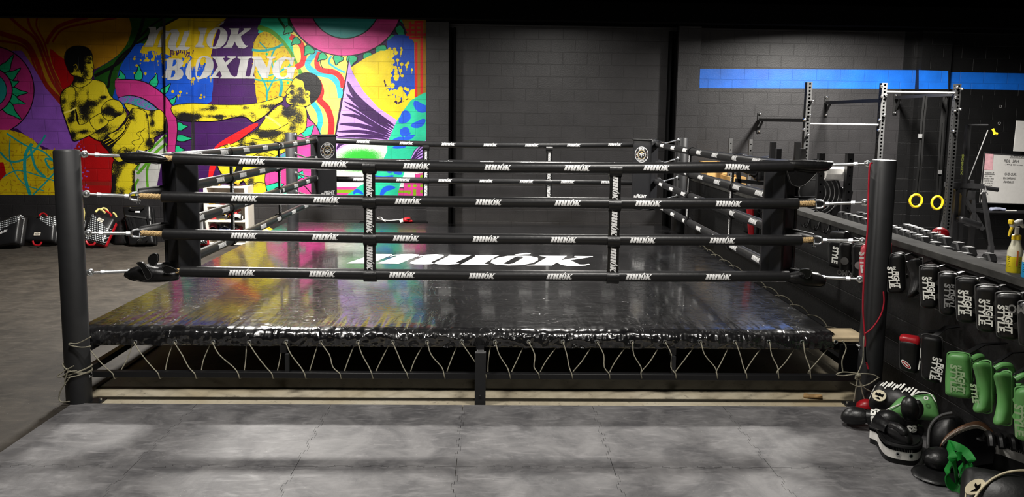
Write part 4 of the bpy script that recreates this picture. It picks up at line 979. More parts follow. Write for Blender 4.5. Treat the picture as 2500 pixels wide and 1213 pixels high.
# --- turnbuckles
def turnbuckle(a, b, label, group):
    a, b = V(a), V(b); d = (b-a).normalized(); L = (b-a).length
    t = thing('turnbuckle', label, 'turnbuckle', a, group)
    up = V((0, 0, 1)); sd = d.cross(up).normalized(); up = sd.cross(d)
    mb = MB(); mb.torus(a+d*.022, .020, .0085, m_chrome, Matrix((d, up, sd)).transposed(), 16, 8); mb.cyl(a+d*.04, a+d*(.14 if L > .3 else .08), .0085, m_chrome, 10)
    mb.ell(a+d*.022, (.017, .017, .017), m_chrome, seg=10, rings=6); mb.build('eye_bolt', t)
    e0, e1 = a+d*(L*.30), a+d*(L*.86)
    mb = MB(); mb.cyl(e0, e1, .0125, m_chrome, 12); mb.cyl(e0-d*.012, e0+d*.016, .0175, m_chrome, 6); mb.cyl(e1-d*.016, e1+d*.012, .0175, m_chrome, 6); mb.build('body', t)
    mb = MB()
    mb.tube(smooth_loop([e1+d*.10+up*.026, e1+d*.06+up*.030, e1+d*.03+up*.022, e1+d*.018, e1+d*.03-up*.022, e1+d*.06-up*.030, e1+d*.10-up*.026], 3, False), .009, m_chrome, 8)
    mb.cyl(e1+d*.085+up*.046, e1+d*.085-up*.05, .009, m_chrome, 8); mb.cyl(e1+d*.085-up*.05, e1+d*.085-up*.06, .014, m_chrome, 6); mb.build('clevis', t)
    return t
for key, x, y in (('FL', -3, 0), ('FR', 3, 0), ('BL', -3, 6), ('BR', 3, 6)):
    sx, sy = (1 if x < 0 else -1), (1 if y < 3 else -1)
    for i in range(4):
        if sy > 0: a = (x+sx*.068, .06, ZL[i]); b = (x+sx*.345, YF+.03, [ZR[i]+.006, ZR[i]+.012, ZR[i]+.012, ZR[i]+.05][i])
        else: a = (x+sx*.064, 5.936, [.99, 1.275, 1.57, 1.855][i]); b = (x+sx*.40, YK+.05, [.945, 1.225, 1.50, 1.79][i])
        turnbuckle(a, b, '%s of four galvanised turnbuckles on the %s ring post' % (lvl[i], {'FL': 'near left', 'FR': 'near right', 'BL': 'mural side far', 'BR': 'far right'}[key]), 'turnbuckles on the ring posts')
# --- corner pads (45 degrees across each corner)
m_gold = mat('emblem_gold', (.75, .55, .22), .5); m_orange = mat('emblem_brown', (.30, .10, .045), .5)
def emblem(mb, o, u, v, n, r):
    o, u, v, n = V(o), V(u), V(v), V(n)
    def ring(ra, rb, m, h):
        N = 40; mb.prism([[(rb*math.cos(2*PI*k/N), rb*math.sin(2*PI*k/N)) for k in range(N)], [(ra*math.cos(2*PI*k/N), ra*math.sin(2*PI*k/N)) for k in range(N)]], (o+n*h, u, v, n), 0, m)
    ring(r*.93, r, m_white, .001); ring(r*.585, r*.62, m_white, .001); ring(r*.52, r*.56, m_gold, .001)
    def arc_text(s, a0, da, hgt, flip):
        for k, ch in enumerate(s):
            a = a0+da*(k-(len(s)-1)/2); c = o+(u*math.cos(a)+v*math.sin(a))*r*.775+n*.0012
            tu = (u*math.sin(a)-v*math.cos(a)); tv = (u*math.cos(a)+v*math.sin(a))
            if flip: tu, tv = -tu, -tv
            put_text(mb, ch, c, tu, tv, hgt, m_white, None, 0, .03)
    arc_text('MUÓK', PI/2, -.30, r*.22, False); arc_text('SEATTLE', -PI/2, .25, r*.20, True)
    for a in (0.35, 0, -.35, PI-.35, PI, PI+.35):
        c = o+(u*math.cos(a)+v*math.sin(a))*r*.775+n*.001; mb.prism([[(r*.06*math.cos(k*PI/3), r*.06*math.sin(k*PI/3)) for k in range(6)]], (c, u, v, n), 0, m_white if a in (0, PI) else m_orange)
    def poly(p, m): mb.prism([[(x*r, y*r) for x, y in p]], (o+n*.001, u, v, n), 0, m)
    poly([(-.03, .12), (.03, .12), (.035, -.1), (.02, -.38), (-.02, -.38), (-.035, -.1)], m_white)
    for s in (-1, 1):
        w1 = [(s*.03, .08), (s*.2, .16), (s*.40, .15), (s*.38, .06), (s*.2, .02)]; w2 = [(s*.03, .0), (s*.2, -.02), (s*.36, -.08), (s*.30, -.16), (s*.12, -.1)]
        for w_ in (w1, w2): poly(w_ if s > 0 else w_[::-1], m_white)
    poly([(-.16, .24), (.16, .24), (.2, .36), (.08, .3), (0, .4), (-.08, .3), (-.2, .36)], m_gold)
def corner_pad(key, cx, cy, ang, z0, z1, w, lab, logos):
    t = thing('corner_pad', lab, 'corner pad', (cx, cy, z0), 'padded ring corners')
    rot = rz(ang); n = rot @ V((0, -1, 0)); u = rot @ V((1, 0, 0)); v = V((0, 0, 1))
    mb = MB(); H = z1-z0
    mb.box((cx, cy, (z0+z1)/2), (w, .11, H), m_pad, rot, r=.03, n=3)
    # side wings folded back round the ropes
    for s in (-1, 1): mb.box(V((cx, cy, (z0+z1)/2))+u*(s*(w/2-.012))-n*.07, (.022, .12, H*.985), m_pad, rot, r=.009, n=2)
    else: mb.box(V((cx, cy, (z0+z1)/2))-n*.10, (w*.72, .05, H*.98), m_pad, rot, r=.02, n=2)
    if logos:
        f = V((cx, cy, 0))+n*.0565
        emblem(mb, f+V((0, 0, z1-.22)), u, v, n, .115)
        put_text(mb, 'FIGHT', f+u*.02+V((0, 0, z0+.205)), u, v, .05, m_white, .17, .12, .05)
        put_text(mb, 'IN', f-u*.092+V((0, 0, z0+.192)), u, v, .03, m_white, .042, .12, .04)
        put_text(mb, 'STYLE.', f+u*.005+V((0, 0, z0+.148)), u, v, .05, m_white, .22, .12, .05)
    mb.build('pad_body', t, smooth=50)
    mb = MB(); mb.box((cx, cy, z1-.005), (w*.98, .16, .03), m_leather, rot, r=.012, n=2); c2 = V((cx, cy, z1))-n*.14
    mb.ribbon([V((cx, cy, z1))-n*.02, c2, c2-n*.10-V((0, 0, .04))], u, w*.7, .008, m_leather); mb.build('top_flap', t)
corner_pad('BL', -2.33, 5.30, PI/4, .84, 1.87, .33, 'black corner pad with round emblem at the mural corner of the ring', True)
corner_pad('BR', 2.27, 5.30, -PI/4, .84, 1.87, .33, 'black corner pad with round emblem at the far right corner of the ring', True)
corner_pad('FL', -2.335, .44, 3*PI/4, .90, 1.84, .27, 'black corner pad seen from behind at the near left corner', False)
corner_pad('FR', 2.37, .44, -3*PI/4, .90, 1.84, .27, 'black corner pad seen from behind at the near right corner', False)
# --- leather turnbuckle covers
def cover(px, yy, lab, strap=None, flap=None):
    top, botm = px
    t = thing('turnbuckle_cover', lab, 'cover', at(*top[len(top)//2], y=yy), 'leather turnbuckle covers')
    n = 14; mb = MB(); vs = []; fs = []
    def interp(P, u):
        k = u*(len(P)-1); i = min(int(k), len(P)-2); f = k-i; return (P[i][0]*(1-f)+P[i+1][0]*f, P[i][1]*(1-f)+P[i+1][1]*f)
    T = smooth_loop([at(*p, y=yy) for p in top], 4, False); B = smooth_loop([at(*p, y=yy) for p in botm], 4, False)
    T = [interp3(T, i/n) for i in range(n+1)]; B = [interp3(B, i/n) for i in range(n+1)]
    S = 16
    for i in range(n+1):
        c = (T[i]+B[i])/2; h = (T[i]-B[i])/2; w = .055*(1-.75*abs(2*i/n-1)**3)
        for q in range(S):
            a = 2*PI*q/S; wr = 1+.10*noise.noise(V((i*.9, q*.8, yy*3)))
            vs.append(c+h*math.cos(a)*wr+V((0, 1, 0))*w*math.sin(a)*wr)
    for i in range(n):
        for q in range(S): fs.append((i*S+q, i*S+(q+1) % S, (i+1)*S+(q+1) % S, (i+1)*S+q))
    fs.append(tuple(range(S-1, -1, -1))); fs.append(tuple(range(n*S, n*S+S)))
    mb.add(vs, fs, m_leather); mb.build('sleeve', t, smooth=60)
    mb = MB(); mb.tube([p+V((0, -.006-.053*(1-.75*abs(2*i/n-1)**3)*0.3, 0)) for i, p in enumerate(B)], .004, m_piping, 6); mb.build('piping', t)
    for st in (strap or []):
        a = [at(x, y, y=yy-.064) for x, y in st]; mb = MB(); cc = sum(a, V((0, 0, 0)))/len(a); loop = smooth_loop([((p-cc).x, (p-cc).z) for p in a], 3)
        mb.prism([loop], (cc, (1, 0, 0), (0, 0, 1), (0, -1, 0)), .010, m_leather); mb.tube([cc+V((x*.88, -.011, z*.88)) for x, z in loop], .0016, m_piping, 5, closed=True); mb.build('strap', t)
    if flap:
        a = [at(x, y, y=yy-.01) for x, y in flap]; mb = MB(); cc = sum(a, V((0, 0, 0)))/len(a)
        fr_ = (cc, (1, 0, 0), (0, 0, 1), (0, -1, 0)); loop = smooth_loop([((p-cc).x, (p-cc).z) for p in a], 4)
        mb.prism([loop], fr_, .014, m_leather); mb.tube([cc+V((x*.93, -.016, z*.93)) for x, z in loop], .0022, m_piping, 5, closed=True); mb.build('flap', t)
def interp3(P, u):
    k = u*(len(P)-1); i = min(int(k), len(P)-2); return P[i].lerp(P[i+1], k-i)
cover(([(288, 375), (320, 371), (360, 372), (395, 378), (412, 386)], [(294, 380), (312, 396), (350, 397), (385, 394), (412, 389)]), YF, 'black leather turnbuckle cover on the top rope at the near left corner')
cover(([(306, 664), (330, 650), (360, 648), (400, 655), (435, 664)], [(304, 672), (325, 682), (355, 686), (400, 686), (437, 682)]), YF, 'black leather turnbuckle cover with open flaps on the bottom rope, left corner', strap=[[(334, 641), (349, 639), (360, 650), (372, 668), (372, 680), (360, 683), (352, 668), (344, 652)], [(396, 654), (406, 647), (424, 652), (437, 661), (420, 666), (405, 668)]], flap=[(363, 640), (365, 625), (378, 617), (388, 622), (387, 638), (376, 650)])
cover(([(1908, 394), (1940, 390), (1975, 390), (2010, 392), (2034, 395)], [(1912, 408), (1945, 415), (1985, 418), (2015, 416), (2030, 404)]), YF, 'black leather turnbuckle cover on the top rope at the near right corner', flap=[(1922, 403), (1996, 408), (1985, 432), (1958, 455), (1932, 452), (1922, 430)])
cover(([(1908, 672), (1935, 665), (1965, 660), (2000, 668), (2016, 680)], [(1910, 682), (1935, 692), (1970, 698), (2005, 698), (2014, 686)]), YF, 'black leather turnbuckle cover on the bottom rope at the near right corner', strap=[[(1948, 660), (1962, 655), (1980, 659), (1978, 676), (1966, 680), (1960, 668)]])
# --- rope spacer straps
def spacer(c, ax, face, zs, lab, w=.088):
    """strap with velcro loops round the ropes; c=(x,y), ax = along the ropes, face = out"""
    t = thing('rope_spacer', lab, 'strap', (c[0], c[1], zs[0]-.05), 'straps tying the ropes together')
    ax, f = V(ax), V(face)
    for z in zs:
        mb = MB(); p = V((c[0], c[1], z)); mb.cyl(p-ax*(w/2+.004), p+ax*(w/2+.004), RR+.009, m_leather, 20); mb.build('loop', t)
    for z0, z1 in zip(zs[:-1], zs[1:]):
        mb = MB(); p = V((c[0], c[1], (z0+z1)/2))+f*.018; L = z1-z0-.07
        sz = (w, .02, L) if abs(ax.x) > .5 else (.02, w, L)
        mb.box(p, sz, m_leather, r=.006, n=2)
        put_word(mb, p+f*.0115, (0, 0, -1), f.cross(V((0, 0, -1))), min(L*.95, .2), m_white, 1.15 if w > .07 else .8); mb.build('band', t)
spacer((-.85, YF), (1, 0, 0), (0, -1, 0), [.93, 1.215, 1.50, 1.765], 'black logo strap tying the near ropes together, left one')
spacer((1.03, YF), (1, 0, 0), (0, -1, 0), [.93, 1.215, 1.50, 1.765], 'black logo strap tying the near ropes together, right one')
for px, nm in ((1040, 'in front of the mural edge'), (1340, 'in front of the black wall')):
    x = at(px, 420, y=YK).x; spacer((x, YK), (1, 0, 0), (0, -1, 0), [.93, 1.205, 1.477, 1.70], 'black logo strap tying the far ropes together, '+nm)
for s_, X, nm in ((-1, XL, 'left'), (1, XR, 'right')):
    for y, q in ((1.75, 'nearer'), (3.35, 'farther')):
        spacer((X, y), (0, 1, 0), (-s_, 0, 0), [.935, 1.25, 1.535 if s_ < 0 else 1.51, 1.785], '%s black strap tying the %s side ropes together' % (q, nm), .06)
# red elastic band on the near right post
m_redband = mat('red_elastic', (.42, .012, .03), .45)
t = thing('resistance_band', 'thin red elastic cord hung over the near right ring post', 'band', (2.93, -.05, 1.8))
mb = MB()
mb.tube(smooth_loop([at(x, y, y=-.085) for x, y in ((2130, 398), (2123, 408), (2120, 480), (2118, 560), (2112, 620), (2108, 700), (2107, 760), (2111, 812), (2113, 830), (2112, 848))], 5, False), .0065, m_redband, 8)
mb.tube(smooth_loop([at(x, y, y=-.11) for x, y in ((2112, 814), (2130, 800), (2150, 770), (2158, 740), (2157, 712))], 5, False), .0055, m_redband, 8); mb.build('elastic', t)
mb = MB(); mb.tube([at(x, y, y=-.11) for x, y in ((2112, 846), (2113, 872), (2115, 888))], .005, m_top, 8); mb.tube([at(x, y, y=-.11) for x, y in ((2115, 884), (2120, 900))], .007, m_redband, 8); mb.build('clip', t)
# scrap of cloth on the concrete under the ring
m_rag = mat('tan_cloth', (.45, .28, .12), .9, var=.3)
mb = MB(); p = at(1985, 972, z=-.018)
def crump(v): q = V(v); s = .010*noise.noise(q*22); return q+V((s*1.6, s*1.6, abs(s)+.012*max(0, noise.noise(q*9))))
mb.box(p+V((0, 0, .014)), (.15, .05, .022), m_rag, rz(-.3), r=.01, n=3, fn=crump); tag(mb.build('cloth_scrap'), 'crumpled tan cloth scrap on the bare concrete under the ring', 'cloth')
# ================================================================== LEFT WALL: kick shields, shelf, small things
def atp(px, py, pt, n):
    d = FW + RT*((px-1250)/CF) + UP*((CCY-py)/CF); n = V(n); return CAM + d*((V(pt)-CAM).dot(n)/d.dot(n))
def qpad(mb, P4, t, m, r=.03, bulge=0, fn=None, n=3):
    """cushion whose front face has the four given corners (top left, top right, bottom right, bottom left)"""
    TL, TR, BR, BL = [V(p) for p in P4]; w = ((TR-TL).length+(BR-BL).length)/2; h = ((TL-BL).length+(TR-BR).length)/2
    nn = (TR-TL).cross(TL-BL).normalized()
    if nn.dot(CAM-TL) < 0: nn = -nn
    vs, fs = rbox((w, h, t), r, n); out = []
    for v in vs:
        u, s = v.x/w+.5, v.y/h+.5; p = BL.lerp(BR, u).lerp(TL.lerp(TR, u), s); z = v.z-t/2
        k = (1-(2*u-1)**2)*(1-(2*s-1)**2)
        if v.z > 0: z += bulge*k
        if fn: z += fn(u, s)
        out.append(p+nn*z)
    # rbox is outward for a right-handed frame (x, y, z) = (right, up, toward the viewer)
    mb.add(out, fs, m); return nn
m_lab = mat('white_label', (.72, .66, .55), .6, var=.1)
m_redv = mat('red_vinyl', (.36, .006, .012), .35, var=.15)
m_yelv = mat('yellow_vinyl', (.70, .55, .06), .45, var=.15)
m_straw = mat('pale_yellow_strap', (.72, .62, .22), .6, var=.15)
def shield_mat(name, a, b_, c):
    """black vinyl with a woven black and white check on one side of a diagonal seam"""
    m, t, b = base_mat(name); tc = t.a('ShaderNodeTexCoord'); sp = t.a('ShaderNodeSeparateXYZ'); t.c(tc.outputs['Object'], sp.inputs[0])
    x, z = sp.outputs['X'], sp.outputs['Z']
    u = t.math('FRACT', t.math('DIVIDE', t.math('ADD', x, t.math('MULTIPLY', z, .35)), .034)); v = t.math('FRACT', t.math('DIVIDE', t.math('ADD', z, t.math('MULTIPLY', x, -.25)), .030))
    du = t.math('ABSOLUTE', t.math('SUBTRACT', u, .5)); dv = t.math('ABSOLUTE', t.math('SUBTRACT', v, .5))
    dot = t.math('LESS_THAN', t.math('MAXIMUM', du, t.math('MULTIPLY', dv, 1.25)), .29)
    side = t.math('GREATER_THAN', t.math('ADD', t.math('MULTIPLY', x, a), t.math('MULTIPLY', z, b_)), c)
    t.c(t.mix(t.math('MULTIPLY', dot, side), (.010, .010, .011), (.62, .66, .68)), b.inputs['Base Color']); b.inputs['Roughness'].default_value = .42
    return m
def shield(px4, yb, yt, t_, label, m, side_m=None, tag_px=None, handles=(), text=None, name='kick_shield', cat='kick shield', loops=()):
    ys = [yt, yt, yb, yb]; P = [at(p[0], p[1], y=ys[i]) for i, p in enumerate(px4)]
    lo = min(p.z for p in P)
    base = (P[2]+P[3])/2; T = thing(name, label, cat, (base.x, base.y, max(0, lo)), 'pads along the mural wall')
    mb = MB(); nn = qpad(mb, P, t_*.55, m, .035, .02); FACE = mb.build('face', T, smooth=60)
    mb = MB(); Q = [p-nn*(t_*.5) for p in P]; qpad(mb, Q, t_*.5, side_m or m_leather, .04); mb.build('back_panel', T, smooth=60)
    if tag_px:
        (x, y, w, h, ang) = tag_px; c = atp(x, y, P[0]+nn*.022, nn); u = (P[1]-P[0]).normalized(); v = nn.cross(u); u2 = u*math.cos(ang)+v*math.sin(ang); v2 = nn.cross(u2)
        mb = MB(); o = c; mb.prism([[(-w, -h), (w, -h), (w, h), (-w, h)]], (o, u2, v2, nn), .004, m_lab)
        N = 20; mb.prism([[(w*.75*math.cos(2*PI*k/N), h*.6*math.sin(2*PI*k/N)) for k in range(N)], [(w*.62*math.cos(2*PI*k/N), h*.42*math.sin(2*PI*k/N)) for k in range(N)]], (o, u2, v2, nn), .005, m_top)
        for k in range(4): mb.prism([[(-w*.5+k*w*.26, -h*.2), (-w*.38+k*w*.26, -h*.2), (-w*.30+k*w*.26, h*.22), (-w*.42+k*w*.26, h*.22)]], (o, u2, v2, nn), .005, m_top)
        mb.build('label_tag', FACE)
    for (m_, pts, r_) in handles:
        mb = MB(); mb.tube(smooth_loop([at(x, y, y=yy) for x, y, yy in pts], 4, False), r_, m_, 8); mb.build('handle', T)
    return T, P, nn
# leftmost: dark, check top
T, P, nn = shield([(-20, 548), (48, 520), (38, 592), (-30, 604)], 6.15, 6.35, .2, 'black kick shield with checked top at the left edge of the picture', shield_mat('check_vinyl_edge', -.55, 1, .30))
mb = MB(); c = atp(6, 566, P[0]+nn*.024, nn); uu = (P[1]-P[0]).normalized(); vv = nn.cross(uu); [mb.ribbon([c+uu*(k*.022-.075)+vv*.022*(1 if k % 2 else .6), c+uu*(k*.022-.088)-vv*.024], nn, .001, .011, m_white) for k in range(8)]; mb.build('print', T)
shield([(68, 527), (135, 526), (128, 588), (55, 586)], 6.4, 6.6, .2, 'black kick shield with checked upper corner and red handles, left of the near post', shield_mat('check_vinyl_corner', .55, 1, .30), m_leather, (91, 571, .05, .026, 0), [(m_redv, ((96, 527, 6.55), (100, 522, 6.6), (108, 521, 6.6), (114, 526, 6.55)), .014), (m_redv, ((80, 588, 6.38), (84, 597, 6.36), (96, 598, 6.36), (102, 590, 6.38)), .014)])
shield([(139, 540), (200, 528), (196, 592), (137, 588)], 6.55, 6.7, .2, 'checked kick shield standing mostly behind the near left ring post', shield_mat('check_vinyl_hidden', 0, 1, -1))
shield([(224, 518), (281, 532), (253, 592), (201, 582)], 6.3, 6.6, .22, 'tilted kick shield with checked lower half, red sides and pale yellow handles', shield_mat('check_vinyl_half', -.75, -1, -.32), m_redv, (245, 537, .048, .028, -.2), [(m_straw, ((233, 518, 6.55), (240, 511, 6.6), (248, 512, 6.6), (256, 519, 6.55)), .016), (m_straw, ((244, 513, 6.6), (252, 508, 6.65), (260, 511, 6.65), (264, 518, 6.6)), .016), (m_straw, ((276, 519, 6.6), (282, 524, 6.6), (284, 530, 6.6)), .014), (m_redv, ((258, 515, 6.6), (268, 521, 6.6), (272, 528, 6.6)), .018), (m_redv, ((210, 588, 6.28), (216, 597, 6.26), (228, 597, 6.26), (232, 592, 6.28)), .016)])
T, P, nn = shield([(297, 503), (366, 500), (374, 594), (314, 598)], 6.5, 6.75, .2, 'tall plain black strike shield with vertical straps, beside the near left corner pad', m_leather, m_leather)
for i, (a, b) in enumerate((((309, 531), (318, 560)), ((315, 530), (324, 562)), ((321, 530), (330, 562)), ((360, 528), (366, 560)))):
    mb = MB(); mb.ribbon([atp(a[0], a[1], P[0]+nn*.03, nn), atp(b[0], b[1], P[0]+nn*.034, nn)], (1, 0, 0), .03, .012, m_leather); mb.build('strap', T)
mb = MB(); mb.tube(smooth_loop([atp(x, y, P[0]+nn*.045, nn) for x, y in ((317, 506), (322, 511), (345, 510), (352, 504))], 4, False), .011, m_leather, 8); mb.build('handle', T)
mb = MB(); mb.tube(smooth_loop([atp(x, y, P[0]+nn*.045, nn) for x, y in ((336, 586), (340, 590), (356, 588), (360, 582))], 4, False), .011, m_leather, 8); mb.build('handle', T)
mb = MB(); qpad(mb, [atp(x, y, P[0]+nn*.027, nn) for x, y in ((306, 524), (369, 532), (370, 536), (307, 528))], .006, m_piping, .002, n=1); qpad(mb, [atp(x, y, P[0]+nn*.028, nn) for x, y in ((330, 515), (341, 515), (341, 519), (330, 519))], .004, m_white, .001, n=1); mb.build('seam_tape', T)
shield([(432, 534), (496, 528), (502, 592), (436, 590)], 6.45, 6.65, .2, 'kick shield with checked lower half and red base beside the white shelf', shield_mat('check_vinyl_low', -.5, -1, -.24), m_redv, (462, 542, .042, .026, -.1), [(m_redv, ((455, 590, 6.43), (462, 599, 6.4), (478, 597, 6.4), (482, 590, 6.43)), .016)])
shield([(424, 500), (446, 500), (450, 560), (426, 560)], 6.6, 6.7, .15, 'narrow black pad standing behind the corner pad by the shelf', m_leather)
shield([(284, 540), (302, 534), (310, 596), (276, 596)], 6.65, 6.8, .14, 'black pad wedged between the red sided shield and the strike shield', m_leather)
# yellow strap hanging behind the post
t = thing('yellow_strap', 'pale yellow strap standing up beside the near left ring post', 'strap', at(202, 545, y=6.7)); mb = MB(); mb.ribbon([at(x, y, y=6.72) for x, y in ((201, 508), (203, 520), (200, 545))], (1, 0, 0), .05, .03, m_straw); mb.build('webbing', t)
# --- white shelf
m_shelf = mat('white_melamine', (.78, .74, .66), .5, var=.04)
A, B_ = at(499, 597, z=0), at(607, 597, z=0); SY = 6.68; SX0, SX1 = at(499, 560, y=SY).x, at(607, 560, y=SY).x
sh = thing('shelf_unit', 'white open shelf unit with gloves and pads against the mural wall', 'shelf', ((SX0+SX1)/2, SY+.15, 0))
SH = .985; th = .055
for x in (SX0+th/2, SX1-th/2): mb = MB(); mb.box((x, SY+.15, SH/2), (th, .30, SH), m_shelf); mb.build('side_panel', sh, bevel=.002)
levels = [.03, .185, .405, .655, SH-.02]
for z in levels: mb = MB(); mb.box(((SX0+SX1)/2, SY+.15, z), (SX1-SX0-2*th, .29, .028), m_shelf); mb.build('shelf_board', sh, bevel=.002)
mb = MB(); mb.box(((SX0+SX1)/2, SY+.29, SH/2), (SX1-SX0-2*th, .008, SH-.04), m_shelf); mb.build('back_panel', sh)
# --- mitts and gloves on the shelf
m_gold_l = mat('yellow_leather', (.72, .42, .02), .4, var=.15); m_red_l = mat('red_leather', (.40, .015, .02), .35, var=.2); m_navy = mat('navy_leather', (.02, .03, .09), .4)
m_maroon = mat('maroon_leather', (.16, .012, .02), .4); m_wht_l = mat('white_leather', (.80, .78, .74), .4)
def mitt(c, m1, m2, label, rot, s=1.0, cat='focus mitt', name='focus_mitt', grp='pads on the white shelf'):
    c = V(c); T = thing(name, label, cat, (c.x, c.y, c.z-.05*s), grp); rt_ = rot
    def bend(v): return V((v.x, v.y, v.z+.35*(v.x*v.x)/max(.1, s)*1.2))
    mb = MB(); mb.box(c, (.20*s, .17*s, .075*s), m1, rt_, r=.036*s, n=3, fn=bend); mb.build('palm_pad', T, smooth=60)
    mb = MB(); mb.torus(c+rt_ @ V((0, 0, -.012*s)), .098*s, .017*s, m2, rt_, 20, 7, ry=.083*s); mb.build('rim', T, smooth=60)
    mb = MB(); mb.ribbon([c+rt_ @ V((x*s, 0, (.045+.05*math.sin(PI*(x+.06)/.12))*s)) for x in (-.06, -.03, 0, .03, .06)], rt_ @ V((0, 1, 0)), .07*s, .012*s, m2); mb.build('hand_strap', T)
    return T
rr = random.Random(21)
def onshelf(px, lvl_, m1, m2, label, yaw, tilt, s=1.0, dz=.06, dy=.13):
    x = at(px, 520, y=SY+dy).x; mitt((x, SY+dy, levels[lvl_]+.014+dz*s), m1, m2, label, rz(yaw) @ rx(tilt), s)
onshelf(527, 4, m_gold_l, m_top, 'flat yellow focus mitt on top of the white shelf, left one', .2, .2, .95, .045)
onshelf(578, 4, m_gold_l, m_top, 'yellow focus mitt lying on top of the white shelf, right one', -.3, .3, 1.1, .07)
onshelf(515, 3, m_gold_l, m_top, 'yellow and black mitt on the second board of the shelf, left end', .3, .9, .85, .075)
onshelf(549, 3, m_leather, m_red_l, 'black mitt with red rim on the second board of the shelf', -.2, .7, .95, .08)
onshelf(576, 3, m_red_l, m_leather, 'red mitt on the second board of the shelf, right end', .4, .6, .85, .07)
onshelf(518, 2, m_red_l, m_maroon, 'dark red mitt at the left end of the third board', .2, .8, .9, .07)
onshelf(543, 2, m_leather, m_gold_l, 'black mitt with yellow rim standing on the third board', .1, .9, .95, .085)
onshelf(557, 2, m_maroon, m_leather, 'maroon mitt at the back of the third board', -.3, .6, .9, .15, .18)
onshelf(573, 2, m_red_l, m_wht_l, 'bright red mitt with white stripe leaning on the third board', -.5, .7, .95, .13, .14)
onshelf(578, 2, m_leather, m_lab, 'black mitt with a white label at the right end of the third board', .1, 1.0, .85, .055, .06)
onshelf(520, 1, m_leather, m_maroon, 'black mitt with maroon rim at the left of the lowest board', .2, .7, .95, .07)
onshelf(551, 1, m_navy, m_leather, 'navy blue mitt on the lowest board', 0, .8, 1.0, .075)
onshelf(577, 1, m_maroon, m_leather, 'maroon mitt at the right end of the lowest board', -.3, .6, .9, .06)
# yellow pad on the floor behind the ring edge
t = thing('yellow_bag', 'yellow folded sandbag lying on the floor right of the white shelf', 'bag', at(632, 573, z=0)); c = at(648, 572, y=6.5); c.z = .17
mb = MB(); mb.box(c, (.36, .20, .34), m_gold_l, rz(.1), r=.07, n=4, fn=lambda v: V((v.x, v.y, v.z-(.09*abs(v.x/.2)**2 if v.z > 0 else 0)+.012*noise.noise(v*20)))); mb.build('bag_body', t, smooth=60)
mb = MB(); mb.torus(c+V((.02, -.03, .165)), .05, .012, m_gold_l, rx(1.3), 14, 6, 0, PI); mb.build('handle', t)
# red glove and white cord behind the far canvas edge
c = at(994, 537, y=6.62); t = thing('red_glove', 'small red and black glove on the far side of the ring under the mural', 'glove', (c.x, c.y, .5))
mb = MB(); mb.ell(c, (.075, .06, .05), m_redv, rz(.3), 16, 10); mb.ell(c+V((.05, -.02, -.015)), (.045, .03, .025), m_redv, None, 12, 8); mb.build('fist', t, smooth=60)
mb = MB(); mb.cyl(c+V((-.06, 0, -.01)), c+V((-.11, 0, -.03)), .04, m_wht_l, 14); mb.build('cuff', t)
mb = MB(); mb.torus(c+V((.02, -.01, .03)), .045, .01, m_leather, rx(.3), 16, 6); mb.build('strap', t)
t = thing('white_rope', 'loop of thin white rope on the floor edge left of the red glove', 'cord', at(928, 538, y=6.5)); mb = MB(); mb.tube(smooth_loop([at(x, y, y=6.5) for x, y in ((941, 541), (933, 536), (924, 534), (923, 531), (931, 531), (938, 537), (955, 538), (975, 536))], 4, False), .007, m_wht_l, 6); mb.build('strand', t)
# low box carrying the glove so that it does not hang in the air
mb = MB(); q = at(960, 545, y=6.62); mb.box((q.x, 6.66, .21), (1.1, .22, .43), m_top); tag(mb.build('storage_box'), 'low black box along the wall behind the ring, under the red glove', 'box')
o = bpy.data.objects['storage_box']
# ================================================================== RIGHT HALF WALL: hooks, hanging pads, floor heap
m_grn = mat('green_leather', (.105, .30, .085), .42, var=.1, vscale=6, bump=.12, bscale=12)
m_blk = mat('pad_black_leather', (.005, .005, .0055), .42, spec=.4, var=.15, bump=.2, bscale=22)
m_thread = mat('dark_thread', (.03, .06, .03), .8); m_wthr = mat('pale_thread', (.45, .42, .36), .8)
m_coral = mat('coral_leather', (.62, .085, .11), .45, var=.08)
m_gtxt = mat('green_print', (.30, .42, .24), .5); m_ptxt = mat('print_white', (.85, .85, .80), .5)
m_brown = mat('brown_leather', (.11, .05, .022), .4, var=.3, bump=.2, bscale=30); m_cream = mat('cream_patch', (.62, .55, .38), .5)
m_ggrey = mat('grey_print', (.22, .22, .22), .5)
# hooks along the wall
for i in range(9):
    px = 1838+i*21 if i < 4 else 1966+(i-4)*24
    py = 510+(px-1838)*.29-6
    p = at(px, py, x=LX0-.03); p.x = LX0
    if not (-2 < p.y < 6): continue
    t = thing('wall_hook', 'dark double coat hook under the ledge of the half wall', 'hook', p, 'coat hooks under the ledge')
    mb = MB(); mb.box(p+V((.012, 0, 0)), (.008, .022, .10), m_steel); mb.build('plate', t)
    for s_ in (-1, 1): mb = MB(); mb.tube(smooth_loop([p+V((.01, s_*.006, .03)), p+V((-.01, s_*.02, -.03)), p+V((-.035, s_*.035, -.055)), p+V((-.055, s_*.045, -.035)), p+V((-.058, s_*.047, -.005))], 4, False), .006, m_steel, 7); mb.build('prong', t)
NH = V((-.55, -.83, .05)).normalized()       # the hung pads face the ring corner
def infight(mb, c, along, up, h, m, s=1.0):
    """two-line print INFIGHT / STYLE. ; along = reading direction"""
    along, up = V(along).normalized(), V(up).normalized()
    put_text(mb, 'IN', c+along*(-.43*h)+up*(.09*h), along, up, .11*h, m, .13*h, .1, .03)
    put_text(mb, 'FIGHT', c+along*(.08*h)+up*(.13*h), along, up, .20*h, m, .74*h, .12, .04)
    put_text(mb, 'STYLE.', c+along*(-.02*h)+up*(-.09*h), along, up, .20*h, m, .98*h, .12, .04)
